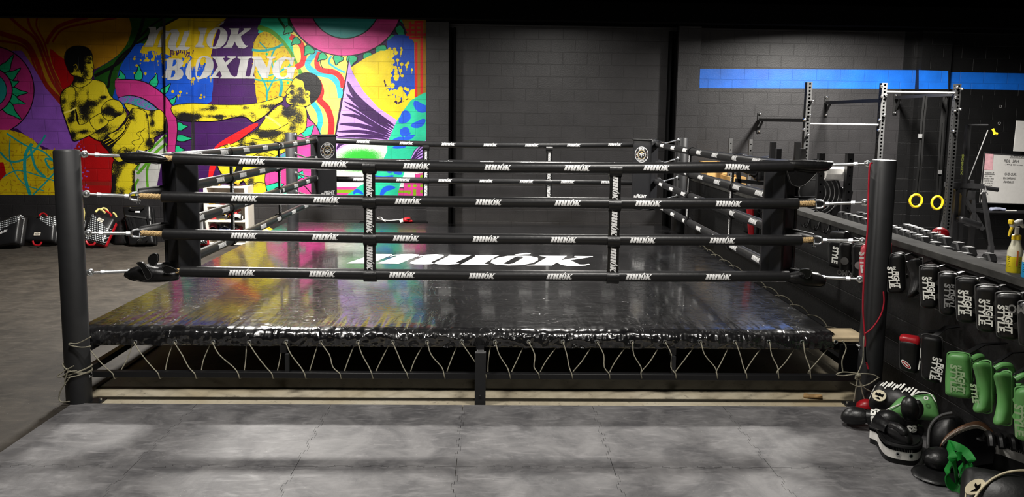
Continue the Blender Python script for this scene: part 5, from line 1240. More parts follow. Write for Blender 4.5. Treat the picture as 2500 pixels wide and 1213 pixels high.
def stitches(mb, pts, n, l, m):
    for a, b in zip(pts[:-1], pts[1:]):
        d = (b-a)
        for k in range(max(1, int(d.length/l))):
            p = a+d*((k+.5)*l/d.length if d.length > l else .5); mb.box(p, (.004, .004, .010), m)
def hung(px4, X, label, m=None, txt=None, tpx=None, th=.34, t_=.10, tm=None, name='thai_pad', cat='pad', grp='pads hung along the half wall', nrm=None, strap=True, curve=.02, extra=None):
    """pad hanging on the wall: px4 = its face corners, X = how far out its centre hangs"""
    nn0 = V(nrm).normalized() if nrm else NH
    cx = sum(p[0] for p in px4)/4; cy = sum(p[1] for p in px4)/4; c = at(cx, cy, x=X+LX0-3.5)
    P = [atp(x, y, c, nn0) for x, y in px4]; m = m or m_blk
    T = thing(name, label, cat, (P[3]+P[2])/2, grp)
    mb = MB(); nn = qpad(mb, P, t_, m, .038, .006, fn=lambda u, s: curve*(2*s-1)**2*1.2-curve*.3, n=4); u = ((P[1]-P[0])+(P[2]-P[3])).normalized(); v = nn.cross(u)
    if txt:
        o = atp(tpx[0], tpx[1], c+nn*.012, nn)
        along = -v; up = u if u.x > 0 else -u
        if txt == 'INFIGHT': infight(mb, o, along*1, along.cross(nn)*-1, th, tm or m_ptxt)
        elif txt == 'PRIMO': put_text(mb, 'PRIMO', o, u*-1, v*-1, .045, m_ggrey, .15, 0, .03)
        else: put_text(mb, txt, o, along, along.cross(nn)*-1, th*.3, tm or m_ptxt, th, .1, .05)
    mb.build('pad_body', T, smooth=60)
    mb = MB(); e = [p-nn*(t_*.5) for p in P]; rim = [e[0].lerp(e[1], .12), e[0].lerp(e[1], .88), e[1].lerp(e[2], .15), e[1].lerp(e[2], .85), e[2].lerp(e[3], .12), e[2].lerp(e[3], .88), e[3].lerp(e[0], .15), e[3].lerp(e[0], .85)]
    mb.tube(smooth_loop(rim, 4), .0045, m_piping if m is m_blk else m, 6, closed=True); mb.build('seam', T)
    if strap:
        a = P[0].lerp(P[1], .5)-nn*t_; b = P[3].lerp(P[2], .5)-nn*t_
        for f in (.3, .62):
            q = a.lerp(b, f); mb = MB(); mb.tube(smooth_loop([q-u*.06, q-u*.05-nn*.05, q-nn*.075, q+u*.05-nn*.05, q+u*.06], 4, False), .017, m, 8); mb.build('arm_strap', T)
    q = (P[0]+P[1])/2-nn*t_*.9; hk = V((LX0-.004, q.y+.03, min(q.z+.05, LZ-.08))); mb = MB(); mb.ribbon([q-v*.03, q.lerp(hk, .5)+V((0, 0, .02)), hk], v.cross(nn), .03, .006, m_blk); mb.build('hanging_loop', T)
    if extra: extra(T, P, nn, u, v)
    return T, P, nn, u, v
# red and black pad far down the wall
def rededge(T, P, nn, u, v):
    mb = MB(); qpad(mb, [P[0].lerp(P[1], .3)+nn*.03, P[1].lerp(P[0], .3)+nn*.03, P[2].lerp(P[3], .22)+nn*.03, P[3].lerp(P[2], .4)+nn*.03], .05, m_redv, .02); mb.build('red_side', T, smooth=60)
hung([(1809, 500), (1854, 506), (1850, 580), (1812, 566)], 3.37, 'black pad with a red middle hanging far down the half wall behind the ring ropes', None, None, extra=rededge, strap=False)
# upper row, far to near
hung([(2021, 586), (2066, 588), (2066, 658), (2021, 650)], 3.34, 'black pad with white lettering hung left of the near right post, farthest', None, 'STYLE', (2039, 622), .15)
def roll(T, P, nn, u, v):
    mb = MB(); a = P[0].lerp(P[1], .05)+v*.02; b = P[1]+v*.02-nn*.02; mb.tube([a-nn*.05, b-nn*.05], .035, m_blk, 12); mb.build('arm_pad', T)
for T in [o for o in bpy.data.objects if o.name == 'thai_pad']:
    mb = MB(); a, b = at(2032, 574, x=3.2), at(2068, 574, x=3.2); mb.tube([a, a.lerp(b, .1), a.lerp(b, .9), b], .04, m_blk, 14, radii=[.028, .04, .04, .028]); mb.build('arm_roll', T)
def dotx(px, py):
    def f(T, P, nn, u, v):
        mb = MB(); o = atp(px, py, P[0]+nn*.014, nn); N = 24; mb.prism([[(.032*math.cos(2*PI*k/N), .032*math.sin(2*PI*k/N)) for k in range(N)]], (o, u, v, nn), .003, m_ggrey); mb.build('round_print', T)
    return f
hung([(2047, 592), (2084, 592), (2080, 676), (2048, 668)], 3.3, 'black pad with a grey dot and upside-down lettering, left of the near right post', None, 'PRIMO', (2066, 667), extra=dotx(2062, 637))
hung([(2078, 596), (2118, 596), (2116, 682), (2080, 676)], 3.27, 'black pad with a grey dot half hidden by the coral pad', None, None, extra=dotx(2097, 648))
hung([(2101, 600), (2176, 592), (2168, 690), (2095, 688)], 3.32, 'coral red pad hanging behind the near right ring post', m_coral, 'STYLE', (2109, 640), .17, tm=m_ptxt)
hung([(2172, 622), (2208, 618), (2210, 716), (2164, 716)], 3.24, 'black lettered pad just right of the near right ring post', None, 'INFIGHT', (2181, 678), .165)
# pad turned edge on
hung([(2214, 640), (2240, 628), (2240, 716), (2216, 730)], 3.24, 'black pad hung edge on, second to the right of the near right post', None, None, nrm=(-.98, -.2, 0), t_=.09, curve=.05)
rows = [([(2243, 650), (2295, 650), (2288, 754), (2247, 752)], (2263, 703), 'third'), ([(2290, 666), (2340, 668), (2330, 772), (2294, 768)], (2316, 722), 'fourth, print worn away,'), ([(2332, 678), (2393, 680), (2384, 790), (2336, 786)], (2351, 738), 'fifth'),
        ([(2380, 698), (2444, 700), (2432, 814), (2386, 808)], (2402, 762), 'sixth'), ([(2430, 716), (2498, 718), (2488, 832), (2434, 826)], (2449, 778), 'seventh')]
for q, (p4, tp, nm) in enumerate(rows):
    hung(p4, 3.24-.005*q, 'black lettered pad in the upper row, %s right of the post' % nm, None, 'INFIGHT', (tp[0]+3, tp[1]+2), .165, tm=m_ptxt if q != 1 else m_ggrey)
hung([(2486, 738), (2548, 742), (2540, 850), (2490, 846)], 3.2, 'black pad with grey lettering cut off by the right picture edge', None, 'PRIMO', (2500, 756))
# lower row
def redtop(T, P, nn, u, v):
    mb = MB(); a = [P[0]+v*.0, P[1], P[1]-v*.07, P[0]-v*.06]; qpad(mb, [P[0]+v*.03+nn*.004, P[1]+v*.03+nn*.004, P[1]-v*.05+nn*.004, P[0]-v*.02+nn*.004], .11, m_redv, .03); mb.build('red_top', T, smooth=60)
    o = atp(2212, 889, P[0]+nn*.012, nn); N = 20; mb = MB(); u2 = (u*.8-v*.6).normalized(); v2 = nn.cross(u2)
    mb.prism([[(.04*math.cos(2*PI*k/N), .016*math.sin(2*PI*k/N)) for k in range(N)]], (o, u2, v2, nn), .004, m_ptxt); mb.prism([[(.034*math.cos(2*PI*k/N), .012*math.sin(2*PI*k/N)) for k in range(N)]], (o, u2, v2, nn), .0045, m_redv); mb.prism([[(-.022, -.004), (.022, -.004), (.022, .004), (-.022, .004)]], (o, u2, v2, nn), .005, m_ptxt); mb.build('oval_label', T)
    mb = MB(); mb.ribbon([atp(x, y, P[0]+nn*.01, nn) for x, y in ((2248, 850), (2248, 872), (2242, 902))], u, .008, .004, m_ptxt); mb.build('white_piping', T)
hung([(2194, 828), (2246, 836), (2240, 916), (2196, 904)], 3.2, 'black pad with a glossy red top and small oval label, lower row beside the post', None, None, extra=redtop, grp='pads in the lower row of the half wall')
hung([(2248, 818), (2300, 826), (2298, 940), (2250, 926)], 3.25, 'black pad with white lettering between the red topped pad and the green pads', None, 'INFIGHT', (2286, 902), .165, grp='pads in the lower row of the half wall')
ng = V((-.62, -.78, .12)).normalized()
def gst(T, P, nn, u, v):
    mb = MB(); e = [P[1].lerp(P[2], k/26)-nn*.092+u*.002 for k in range(1, 27)]
    for a, b in zip(e[:-1], e[1:]): mb.bar(a, b-nn*.012, .004, .004, m_thread)
    mb.build('stitching', T)
    o = P[1].lerp(P[2], .16)-nn*.10; mb = MB(); mb.tube(smooth_loop([o, o+u*.03-nn*.03+v*.02, o+u*.05-nn*.07+v*.015, o+u*.04-nn*.10-v*.02, o-nn*.10-v*.04], 4, False), .018, m_grn, 9); mb.build('hand_loop', T)
hung([(2310, 862), (2366, 866), (2372, 976), (2306, 966)], 3.12, 'green lettered pad, first of the green pads on the half wall', m_grn, 'INFIGHT', (2336, 926), .175, t_=.11, tm=m_gtxt, nrm=ng, grp='green pads on the half wall', extra=gst)
hung([(2374, 884), (2404, 882), (2406, 1010), (2374, 1006)], 3.12, 'green pad turned sideways, second of the green pads', m_grn, 'STYLE', (2379, 960), .11, t_=.13, tm=m_gtxt, nrm=(-.9, -.45, .1), curve=.05, grp='green pads on the half wall', extra=gst)
hung([(2426, 910), (2454, 908), (2454, 1040), (2424, 1036)], 3.12, 'green pad turned sideways, third of the green pads', m_grn, None, None, t_=.13, nrm=(-.9, -.45, .1), curve=.05, grp='green pads on the half wall', extra=gst)
hung([(2476, 948), (2548, 952), (2540, 1086), (2478, 1074)], 3.12, 'green pad cut by the right picture edge, nearest of the green pads', m_grn, 'INFIGHT', (2497, 1030), .18, t_=.11, tm=m_gtxt, nrm=ng, grp='green pads on the half wall', extra=gst)
for px, py in ((2416, 900), (2466, 926)):
    pass
# ---------------- heap on the mats (real floor positions, z up)
def F(px, py, z): return at(px, py, z=z)
def frame_to(d, up=(0, 0, 1)):
    d = V(d).normalized(); x = V(up).cross(d); x.normalize(); return Matrix((x, d.cross(x) if False else d, x.cross(d))).transposed()
def glove(c, d, roll_, label, s=1.0, band=None, txt=None, m=None, grp='gloves heaped on the mats'):
    """boxing glove: fist along d, thumb at its side, cuff behind"""
    c, d = V(c), V(d).normalized(); m = m or m_leather
    x = d.cross(V((0, 0, 1))).normalized(); z = x.cross(d); x, z = x*math.cos(roll_)+z*math.sin(roll_), z*math.cos(roll_)-x*math.sin(roll_)
    M = Matrix((x, d, z)).transposed(); T = thing('boxing_glove', label, 'glove', (c.x, c.y, max(0, c.z-.06*s)), grp)
    mb = MB()
    def shape(v):
        y = v[1]; k = 1+.10*math.sin(min(1, max(-1, y/(.11*s)))*1.2); return V((v[0]*k, y, v[2]*(k if v[2] > 0 else .85)+.02*s*(y/(.11*s))**2*(-1 if y > 0 else .2)))
    mb.ell(c, (.066*s, .105*s, .060*s), m, M, 22, 14, shape); mb.build('fist', T, smooth=70)
    mb = MB(); mb.tube(smooth_loop([c+M @ V((.040*s, -.055*s, .0)), c+M @ V((.062*s, -.015*s, -.004*s)), c+M @ V((.066*s, .025*s, -.008*s)), c+M @ V((.056*s, .05*s, -.01*s))], 4, False), .027*s, m, 12, radii=None); mb.ell(c+M @ V((.056*s, .05*s, -.01*s)), (.027*s, .03*s, .027*s), m, M, 12, 8); mb.build('thumb', T, smooth=70)
    mb = MB(); a, b = c-d*.075*s, c-d*.185*s; mb.tube([a, a.lerp(b, .3), a.lerp(b, .95), b], .05*s, m, 20, radii=[.052*s, .046*s, .054*s, .050*s]); mb.build('cuff', T, smooth=70)
    if band: mb = MB(); mb.tube([c-d*.105*s, c-d*.135*s], .055*s, band, 20); mb.build('band', T, smooth=70)
    if txt:
        s_, hh, face = txt; f = V(face).normalized(); f = (f-d*f.dot(d)).normalized(); w_ = f.cross(d); rr_ = .0565*s; cc = c-d*.13*s; mb = MB()
        put_text(mb, s_, (0, 0, 0), (1, 0, 0), (0, 1, 0), hh*s, m_ptxt, None, .15, .05, fn=lambda X, Y: cc+f*(rr_*math.cos(X/rr_))-w_*(rr_*math.sin(X/rr_))+d*Y); mb.build('print', T)
    return T
cam_f = V((-.45, -.85, .45))
glove(F(2090, 1016, .085), (-.72, .5, -.15), .4, 'black boxing glove with white lettered cuff lying left of the heap', 1.0, None, ('DIBESE', .05, cam_f))
glove(F(2178, 1026, .19), (-.75, .25, .3), 0, 'black glove with a red lettered band on top of the white sided pad', 1.0, m_maroon, ('SUPER', .022, cam_f))
glove(F(2195, 1060, .16), (.3, -.75, -.1), 1.2, 'black glove lying on the white sided pad, front one', .95)
glove(F(2222, 1000, .29), (-.15, -.05, 1), 2.4, 'black glove standing upright against the green mitt', .85, None, ('SB', .05, cam_f))
T = glove(F(2118, 990, .06), (-.95, .1, 0), 0, 'red glove mostly hidden behind the lettered black glove', .8, None, None, m_redv)
# belly pad with cream label
def dome_pad(c, w, h, t_, n, upv, m, label, piping=None, lab=None, name='belly_pad', cat='belly pad', extra=None):
    c, n = V(c), V(n).normalized(); u = V(upv).cross(n).normalized(); v = n.cross(u); T = thing(name, label, cat, (c.x, c.y, 0.0), 'belly pads on the mats')
    M = Matrix((u, v, n)).transposed(); mb = MB()
    mb.box(c, (w, h, t_), m, M, r=min(t_*.48, .06), n=4, fn=lambda q: V((q.x, q.y, q.z+.06*(1-(2*q.x/w)**2)*(1-(2*q.y/h)**2)*(1 if q.z > 0 else .5)-.35*q.x*q.x))); mb.build('pad_body', T, smooth=70)
    if piping:
        mb = MB(); K = [c+u*(w*.485*math.copysign(abs(math.cos(a))**.45, math.cos(a)))+v*(h*.485*math.copysign(abs(math.sin(a))**.45, math.sin(a)))+n*(t_*.18-.35*(w*.47*abs(math.cos(a))**.45)**2) for a in [2*PI*k/48 for k in range(48)]]
        mb.tube(K, .0055, piping, 7, closed=True); mb.build('piping', T)
    return T, u, v, n
c = F(2194, 982, .16)
T, u, v, n = dome_pad(c, .37, .24, .12, (-.45, -.55, .75), (.35, .2, 1), m_blk, 'black belly pad with white print and round cream label behind the green mitt', m_ptxt)
o = c+n*.118-u*.10-v*.06; N = 28; mb = MB(); mb.prism([[(.045*math.cos(2*PI*k/N), .045*math.sin(2*PI*k/N)) for k in range(N)]], (o, u, v, n), .006, m_cream)
mb.prism([[(-.028, -.005), (.026, -.005), (.026, .02), (.012, .012), (0, .022), (-.012, .012), (-.028, .02)]], (o, u, v, n), .008, m_top); mb.prism([[(-.02, -.03), (.02, -.03), (.0, -.012)]], (o, u, v, n), .008, m_top); mb.build('round_label', T)
mb = MB()
for k in range(13):
    a = c+n*(.122-.004*abs(k-6))+u*(-.13+k*.019)+v*(.045+.002*k+.006*math.sin(k*2.1)); mb.ribbon([a-v*(.016+.006*(k % 3)), a+v*(.018+.005*((k*5) % 4))+u*.016], u, .008+.004*(k % 2), .003, m_ptxt)
mb.build('white_print', T)
# green curved mitt
c = F(2235, 995, .23); M = Matrix((V((.75, -.62, 0)).normalized(), V((.35, .42, .84)).normalized(), V((-.5, -.62, .55)).normalized())).transposed()
T = thing('thai_pad', 'green curved mitt with white edge lying on the heap under the black gloves', 'pad', (c.x, c.y, 0), 'green pads on the heap')
mb = MB(); qpad(mb, [atp(x, y, c, (-.5, -.72, .5)) for x, y in ((2196, 966), (2282, 958), (2296, 1024), (2150, 1014))], .09, m_grn, .035, .03, n=4); mb.build('pad_body', T, smooth=70)
mb = MB(); mb.tube(smooth_loop([atp(x, y, c+V((-.012, -.018, .012)), (-.5, -.72, .5)) for x, y in ((2142, 1014), (2165, 1000), (2200, 985), (2228, 965), (2250, 957), (2272, 962), (2284, 980))], 4, False), .004, m_ptxt, 6); mb.build('edge_piping', T)
o = atp(2261, 972, c+V((-.03, -.045, .03)), (-.5, -.72, .5)); nn = V((-.5, -.72, .5)).normalized(); uu = V((.8, -.55, 0)).normalized(); mb = MB(); mb.torus(o, .011, .004, m_ptxt, nn.to_track_quat('Z', 'Y').to_matrix(), 14, 6); mb.build('eyelet', T)
# white sided thai pad (front of heap)
def slab_pad(top_px, z1, z0, label, m_t, m_s, gap=None, rivets=(), grp='white sided pads on the mats'):
    """pad lying down: outline of its upper edge at height z1, wall down to z0"""
    up_ = [F(x, y, z1) for x, y in top_px]; lo = [V((p.x, p.y, z0)) for p in up_]; cc = sum(up_, V((0, 0, 0)))/len(up_)
    T = thing('thai_pad', label, 'pad', (cc.x, cc.y, 0), grp)
    loop = smooth_loop([(p.x, p.y) for p in up_], 5); mb = MB(); mb.prism([loop], ((0, 0, z0), (1, 0, 0), (0, 1, 0), (0, 0, 1)), (z1-z0), m_s); mb.build('side_wall', T, smooth=50)
    c2 = V((cc.x, cc.y)); ins = [tuple(c2+(V(q)-c2)*.93) for q in loop]; mb = MB(); mb.prism([ins], ((0, 0, z1), (1, 0, 0), (0, 1, 0), (0, 0, 1)), .03, m_t)
    mb.box((cc.x, cc.y, z1+.02), (.16, .12, .05), m_t, rz(.8), r=.02); mb.build('top_panel', T, smooth=50)
    mb = MB(); L = [V((x, y, z1+.012)) for x, y in [tuple(c2+(V(q)-c2)*.965) for q in loop]]; mb.tube(L, .014, m_t, 8, closed=True)
    out_ = [V((x, y, z1-.004)) for x, y in [tuple(c2+(V(q)-c2)*1.012) for q in loop]]
    for k in range(0, len(out_), 1):
        a, b = out_[k], out_[(k+1) % len(out_)]
        for f in (.25, .75): q = a.lerp(b, f); mb.box(q, (.006, .006, .022), m_top)
    mb.build('laced_rim', T)
    mb = MB(); base = [tuple(c2+(V(q)-c2)*.97) for q in loop]; mb.prism([base], ((0, 0, 0), (1, 0, 0), (0, 1, 0), (0, 0, 1)), z0, m_t); mb.build('base_panel', T, smooth=50)
    for x, y in rivets:
        p = F(x, y, (z0+z1)/2); b = min((V((l[0], l[1], 0)) for l in loop), key=lambda q: (q-V((p.x, p.y, 0))).length); d = V((b.x-cc.x, b.y-cc.y, 0)).normalized(); mb = MB(); q = V((b.x, b.y, (z0+z1)/2)); mb.cyl(q-d*.01, q+d*.006, .012, m_chrome, 12); mb.cyl(q, q+d*.007, .006, m_top, 10); mb.build('rivet', T)
    return T, loop
T, L = slab_pad([(2124, 1042), (2142, 1052), (2150, 1068), (2166, 1086), (2200, 1096), (2238, 1098), (2250, 1080), (2230, 1052), (2190, 1036), (2150, 1032)], .105, .035, 'white sided black pad lying under the gloves at the front of the heap', m_blk, m_wht_l, rivets=((2192, 1108), (2222, 1110)))
T, L = slab_pad([(2384, 1074), (2404, 1080), (2440, 1082), (2480, 1096), (2530, 1110), (2560, 1090), (2500, 1060), (2440, 1050), (2398, 1056)], .19, .12, 'white sided black pad with buckled straps near the lower right corner', m_blk, m_wht_l, rivets=())
for px in (2415, 2440, 2470, 2495):
    p = F(px, 1072+(px-2415)*.16, .235); mb = MB(); mb.tube(smooth_loop([p+V((-.02, -.06, -.02)), p+V((-.01, -.03, .02)), p+V((0, 0, .03)), p+V((.01, .03, .02)), p+V((.02, .06, -.02))], 4, False), .022, m_blk, 8); mb.build('buckle_strap', T)
# black pad with a zip edge
c = F(2300, 1056, .17)
T = thing('body_shield', 'black pad with a long curved zip edge leaning in the middle of the heap', 'pad', (c.x, c.y, 0))
nz = V((-.72, -.5, .5)); mb = MB(); qpad(mb, [atp(x, y, c, nz) for x, y in ((2268, 1014), (2340, 1008), (2330, 1104), (2262, 1104))], .13, m_blk, .05, .05, n=4); mb.build('pad_body', T, smooth=70)
mb = MB(); mb.tube(smooth_loop([atp(x, y, c+V((-.02, -.02, .02)), nz) for x, y in ((2266, 1102), (2266, 1070), (2270, 1044), (2284, 1024), (2304, 1012), (2326, 1008))], 4, False), .010, m_piping, 8); mb.build('zip_edge', T)
# brown leather pad with laced arc
c = F(2352, 1085, .16)
T = thing('belly_pad', 'brown leather pad with a laced arched edge behind the green strap', 'belly pad', (c.x, c.y, 0), 'belly pads on the mats')
nb = V((-.5, -.68, .55)); arc_px = [(2292, 1100), (2300, 1084), (2316, 1068), (2340, 1054), (2364, 1045), (2384, 1042), (2402, 1048), (2416, 1060), (2422, 1068)]
A1 = smooth_loop([atp(x, y, c, nb) for x, y in arc_px], 4, False); A0 = [p+V((.045, .05, .0))+V((0, 0, .012)) for p in A1]
mb = MB(); nA = len(A1); vs = []; fs = []
for p, q in zip(A1, A0):
    for k in range(6): a = PI*k/5; vs.append(p.lerp(q, k/5)+V((-.2, -.3, .9))*(.025*math.sin(a)))
for i in range(nA-1):
    for k in range(5): fs.append((i*6+k, i*6+k+1, (i+1)*6+k+1, (i+1)*6+k))
mb.add(vs, fs, m_brown); mb.build('brown_rim', T, smooth=70)
cc = atp(2360, 1104, c, nb); lp = [((p-cc).dot(V((.8, -.6, 0)).normalized()), (p-cc).dot(V((.32, .43, .84)).normalized())) for p in A1+[atp(2424, 1130, c, nb), atp(2300, 1136, c, nb)]]
uu = V((.8, -.6, 0)).normalized(); nb_ = nb.normalized(); vv = nb_.cross(uu).normalized()
lp = [((p-cc).dot(uu), (p-cc).dot(vv)) for p in A1+[atp(2424, 1130, c, nb), atp(2300, 1136, c, nb)]]
mb = MB(); mb.prism([smooth_loop(lp, 2)], (cc-nb_*.09, uu, vv, nb_), .085, m_top); mb.build('pad_body', T)
mb = MB()
for i in range(4, nA-1):
    for f in (.2, .7): p = A1[i].lerp(A1[i+1], f); mb.tube([p+V((-.004, -.006, .012)), p+V((.004, .004, -.016))+uu*.006], .0032, m_wthr, 5)
mb.build('lacing', T)
# black cap on the mats
c = F(2290, 1140, .05)
T = thing('dark_pad', 'dark navy black round mitt lying flat on the mats, left of the green strap', 'mitt', (c.x, c.y, 0))
mb = MB(); mb.ell(F(2292, 1120, .07), (.10, .09, .07), m_leather, rz(.4), 20, 12); mb.build('crown', T, smooth=70)
mb = MB(); c0 = F(2282, 1160, .012); mb.lathe([(0, .012), (.09, .014), (.125, .008), (.13, 0), (.12, -.006), (0, -.006)], m_leather, c0, rz(.3), 32); mb.build('rim', T, smooth=60)
# green resistance strap
m_band = mat('green_rubber_band', (.01, .24, .03), .45, var=.15)
T = thing('resistance_band', 'bright green rubber strap coiled in loops on the mats', 'band', F(2345, 1190, 0))
def band(pts, w=.05):
    P = smooth_loop([F(x, y, z) for x, y, z in pts], 5, False); mb = MB(); nr = []
    for i, p in enumerate(P): nr.append(V((.25, .35, .9)) if True else None)
    mb.ribbon(P, nr, w, .006, m_band); return mb
band([(2314, 1084, .26), (2322, 1105, .25), (2330, 1130, .2), (2334, 1160, .1), (2338, 1176, .04)], .055).build('loop', T, smooth=60)
band([(2314, 1084, .26), (2335, 1090, .27), (2358, 1104, .25), (2372, 1124, .22), (2366, 1138, .18), (2350, 1152, .12), (2344, 1168, .06), (2352, 1186, .03)], .05).build('loop', T, smooth=60)
band([(2332, 1116, .22), (2345, 1112, .23), (2354, 1120, .2), (2352, 1136, .14), (2342, 1150, .09)], .045).build('loop', T, smooth=60)
band([(2326, 1122, .2), (2316, 1140, .14), (2311, 1160, .09), (2318, 1180, .04), (2334, 1194, .012), (2348, 1200, .012)], .05).build('loop', T, smooth=60)
band([(2346, 1178, .06), (2352, 1162, .1), (2368, 1158, .1), (2382, 1164, .08), (2376, 1176, .05)], .045).build('loop', T, smooth=60)
# big belly pad with cream logo at the corner
c = F(2476, 1232, .12)
T, u, v, n = dome_pad(c, .50, .31, .16, (-.35, -.6, .8), (.3, .45, .8), m_blk, 'large black belly pad with oval cream patch at the lower right corner', None)
mb = MB(); mb.tube(smooth_loop([atp(x, y, c+n*.125, n) for x, y in ((2376, 1224), (2386, 1206), (2400, 1188), (2424, 1168), (2454, 1154), (2490, 1148), (2520, 1150))], 4, False), .006, m_cream, 7); mb.tube(smooth_loop([atp(x, y, c+n*.10, n) for x, y in ((2357, 1216), (2358, 1206), (2364, 1192), (2372, 1182))], 4, False), .004, m_cream, 6); mb.build('cream_piping', T)
o = atp(2380, 1189, c+n*.115, n); u2 = (u*.62+v*.78).normalized(); v2 = n.cross(u2); mb = MB(); mb.prism([[(.062*math.cos(2*PI*k/28), .032*math.sin(2*PI*k/28)) for k in range(28)]], (o, u2, v2, n), .006, m_cream)
mb.prism([[(-.04, -.006), (-.012, -.022), (.02, -.016), (.036, -.004), (.014, -.002), (.02, .014), (.004, .008), (-.006, -.008)]], (o, u2, v2, n), .008, m_top); mb.build('oval_patch', T)
# --- spray bottles on the ledge
m_plast = mat('cloudy_plastic', (.62, .60, .46), .35); m_yliq = mat('yellow_liquid', (.72, .58, .02), .3); m_ycap = mat('yellow_plastic', (.75, .52, .02), .35); m_wplast = mat('white_plastic', (.74, .73, .68), .4); m_bliq = mat('blue_liquid', (.02, .30, .62), .3); m_rprint = mat('red_print', (.5, .12, .02), .5)
def bottle(px, py, label, liq, cap, h=.27, trig=True):
    b = at(px, py, z=LZ); b.x = max(LX0+.05, min(b.x, LX1-.04)); T = thing('spray_bottle', label, 'spray bottle', (b.x, b.y, LZ), 'spray bottles on the ledge')
    r = .043
    mb = MB(); mb.lathe([(0, .0), (r*.95, 0), (r, .006), (r, h*.38), (r*1.005, h*.385)], liq, b, None, 28); mb.build('liquid', T)
    mb = MB(); mb.lathe([(r*1.003, h*.385), (r, h*.50), (r*.86, h*.58), (r*.62, h*.70), (r*.58, h*.76), (r*.60, h*.80)], m_plast, b, None, 28); BB = mb.build('bottle_body', T)
    mb = MB(); mb.lathe([(r*.62, h*.78), (r*.62, h*.88), (r*.4, h*.9), (0, h*.9)], cap, b, None, 20); mb.build('collar', T)
    if trig:
        q = b+V((0, 0, h)); d = V((-.94, -.34, 0)).normalized()
        mb = MB(); mb.cyl(q-V((0, 0, h*.12)), q+V((0, 0, .02)), .013, m_wplast, 14); mb.box(q+V((0, 0, .045))+d*.012, (.10, .032, .036), m_wplast, rz(math.atan2(d.y, d.x)) @ ry(.25), r=.012, n=2); mb.cyl(q+V((0, 0, .04))-d*.03, q-d*.058+V((0, 0, .022)), .012, m_wplast, 10); mb.build('spray_head', T)
        mb = MB(); mb.box(q+V((0, 0, .056))+d*.062, (.022, .03, .03), cap, rz(math.atan2(d.y, d.x)), r=.006, n=2); mb.tube([q+d*.045+V((0, 0, .03)), q+d*.06+V((0, 0, .0)), q+d*.072+V((0, 0, -.035))], .008, cap, 8, radii=[.011, .009, .006]); mb.build('trigger', T)
    f = V((CAM.x-b.x, CAM.y-b.y, 0)).normalized(); sd = V((0, 0, 1)).cross(f)
    mb = MB()
    for a0, w_, z0, z1, m_ in ((.35, .14, .045, .145, m_rprint), (-.7, .5, .04, .105, m_top), (.75, .3, .04, .105, m_top)):
        if m_ is m_top:
            for zz in (z0, z1): mb.ribbon([b+(f*math.cos(a)+sd*math.sin(a))*(r+.0008)+V((0, 0, zz)) for a in [a0-w_/2+w_*k/6 for k in range(7)]], (0, 0, 1), .0015, .0008, m_)
            for k in range(5): mb.ribbon([b+(f*math.cos(a)+sd*math.sin(a))*(r+.0008)+V((0, 0, z0+.01+k*.011)) for a in [a0-w_*.35+w_*.6*k2/4*(.6+.4*((k*7) % 3)/2) for k2 in range(5)]], (0, 0, 1), .003, .0008, m_)
        else: mb.ribbon([b+(f*math.cos(a0)+sd*math.sin(a0))*(r+.001)+V((0, 0, z)) for z in (z0, z1)], sd*math.cos(a0)-f*math.sin(a0), .009, .001, m_)
    mb.build('printing', BB)
bottle(2474, 664, 'yellow spray bottle with white and yellow trigger head on the ledge', m_yliq, m_ycap)
bottle(2512, 677, 'blue spray bottle on the ledge, cut by the right picture edge', m_bliq, m_wplast, .25, False)
# ================================================================== WEIGHT AREA BEHIND THE HALF WALL
m_rig = mat('rig_grey_steel', (.075, .075, .075), .42, spec=.5, var=.1); m_rigd = mat('rig_dark_and_side_shade', (.012, .012, .012), .5)
m_bar = mat('pull_up_bar', (.30, .30, .30), .45, metal=.6); m_bolt = mat('bright_bolt', (.75, .75, .75), .25, metal=1)
m_birch = mat('birch_ply', (.56, .34, .12), .55, var=.2, vscale=6)
T = thing('power_rig', 'tall grey steel rig with punched uprights and pull-up bars in the weight area', 'rig', (5.6, 5.05, 0))
UY = 5.05; UXS = [at(1977, 210, y=UY).x, at(2160, 210, y=UY).x, at(2341, 210, y=UY).x]; UH = [2.71, 2.715, 2.72]
for x, h in zip(UXS, UH):
    mu_ = m_rig if x < 6.3 else m_rigd; mb = MB(); mb.box((x, UY+.038, h/2), (.076, .076, h), mu_); mb.box((x-.0375, UY+.039, h/2), (.002, .074, h-.004), m_rigd)  # thin dark sheet on the left face paints in its shade
    z = .3
    while z < h-.02:
        mb.lathe([(0, 0), (.015, 0)], m_top, (x+.004, UY-.0006, z), rx(PI/2), 12)
        mb.lathe([(0, 0), (.009, 0)], m_bar, (x-.0386, UY+.04, z), ry(-PI/2), 10); z += .0508
    mb.build('upright', T)
    mb = MB(); mb.box((x, UY+.038, .006), (.16, .16, .012), m_rig); mb.build('foot_plate', T)
def bolt(p, d=(0, -1, 0)):
    p, d = V(p), V(d); mb = MB(); mb.cyl(p, p+d*.014, .021, m_bolt, 6); mb.ell(p+d*.014, (.019, .019, .019), m_bolt, None, 10, 6); mb.build('bolt', T)
for px, py in ((1983, 247), (1976, 281), (1972, 330), (2151, 211), (2163, 233), (2152, 236), (2158, 282), (2147, 293), (2145, 318), (2336, 213), (2348, 217), (2332, 238), (2344, 267), (2331, 271), (2327, 320), (1964, 292), (1962, 316)): bolt(at(px, py, y=UY-.002))
za, zb = at(2060, 304, y=UY+.04).z, at(2250, 226, y=UY+.04).z
for (i, j, z) in ((0, 1, za), (1, 2, zb)): mb = MB(); mb.cyl((UXS[i]+.03, UY+.04, z), (UXS[j]-.03, UY+.04, z), .017, m_bar, 14); mb.build('pull_up_bar', T)
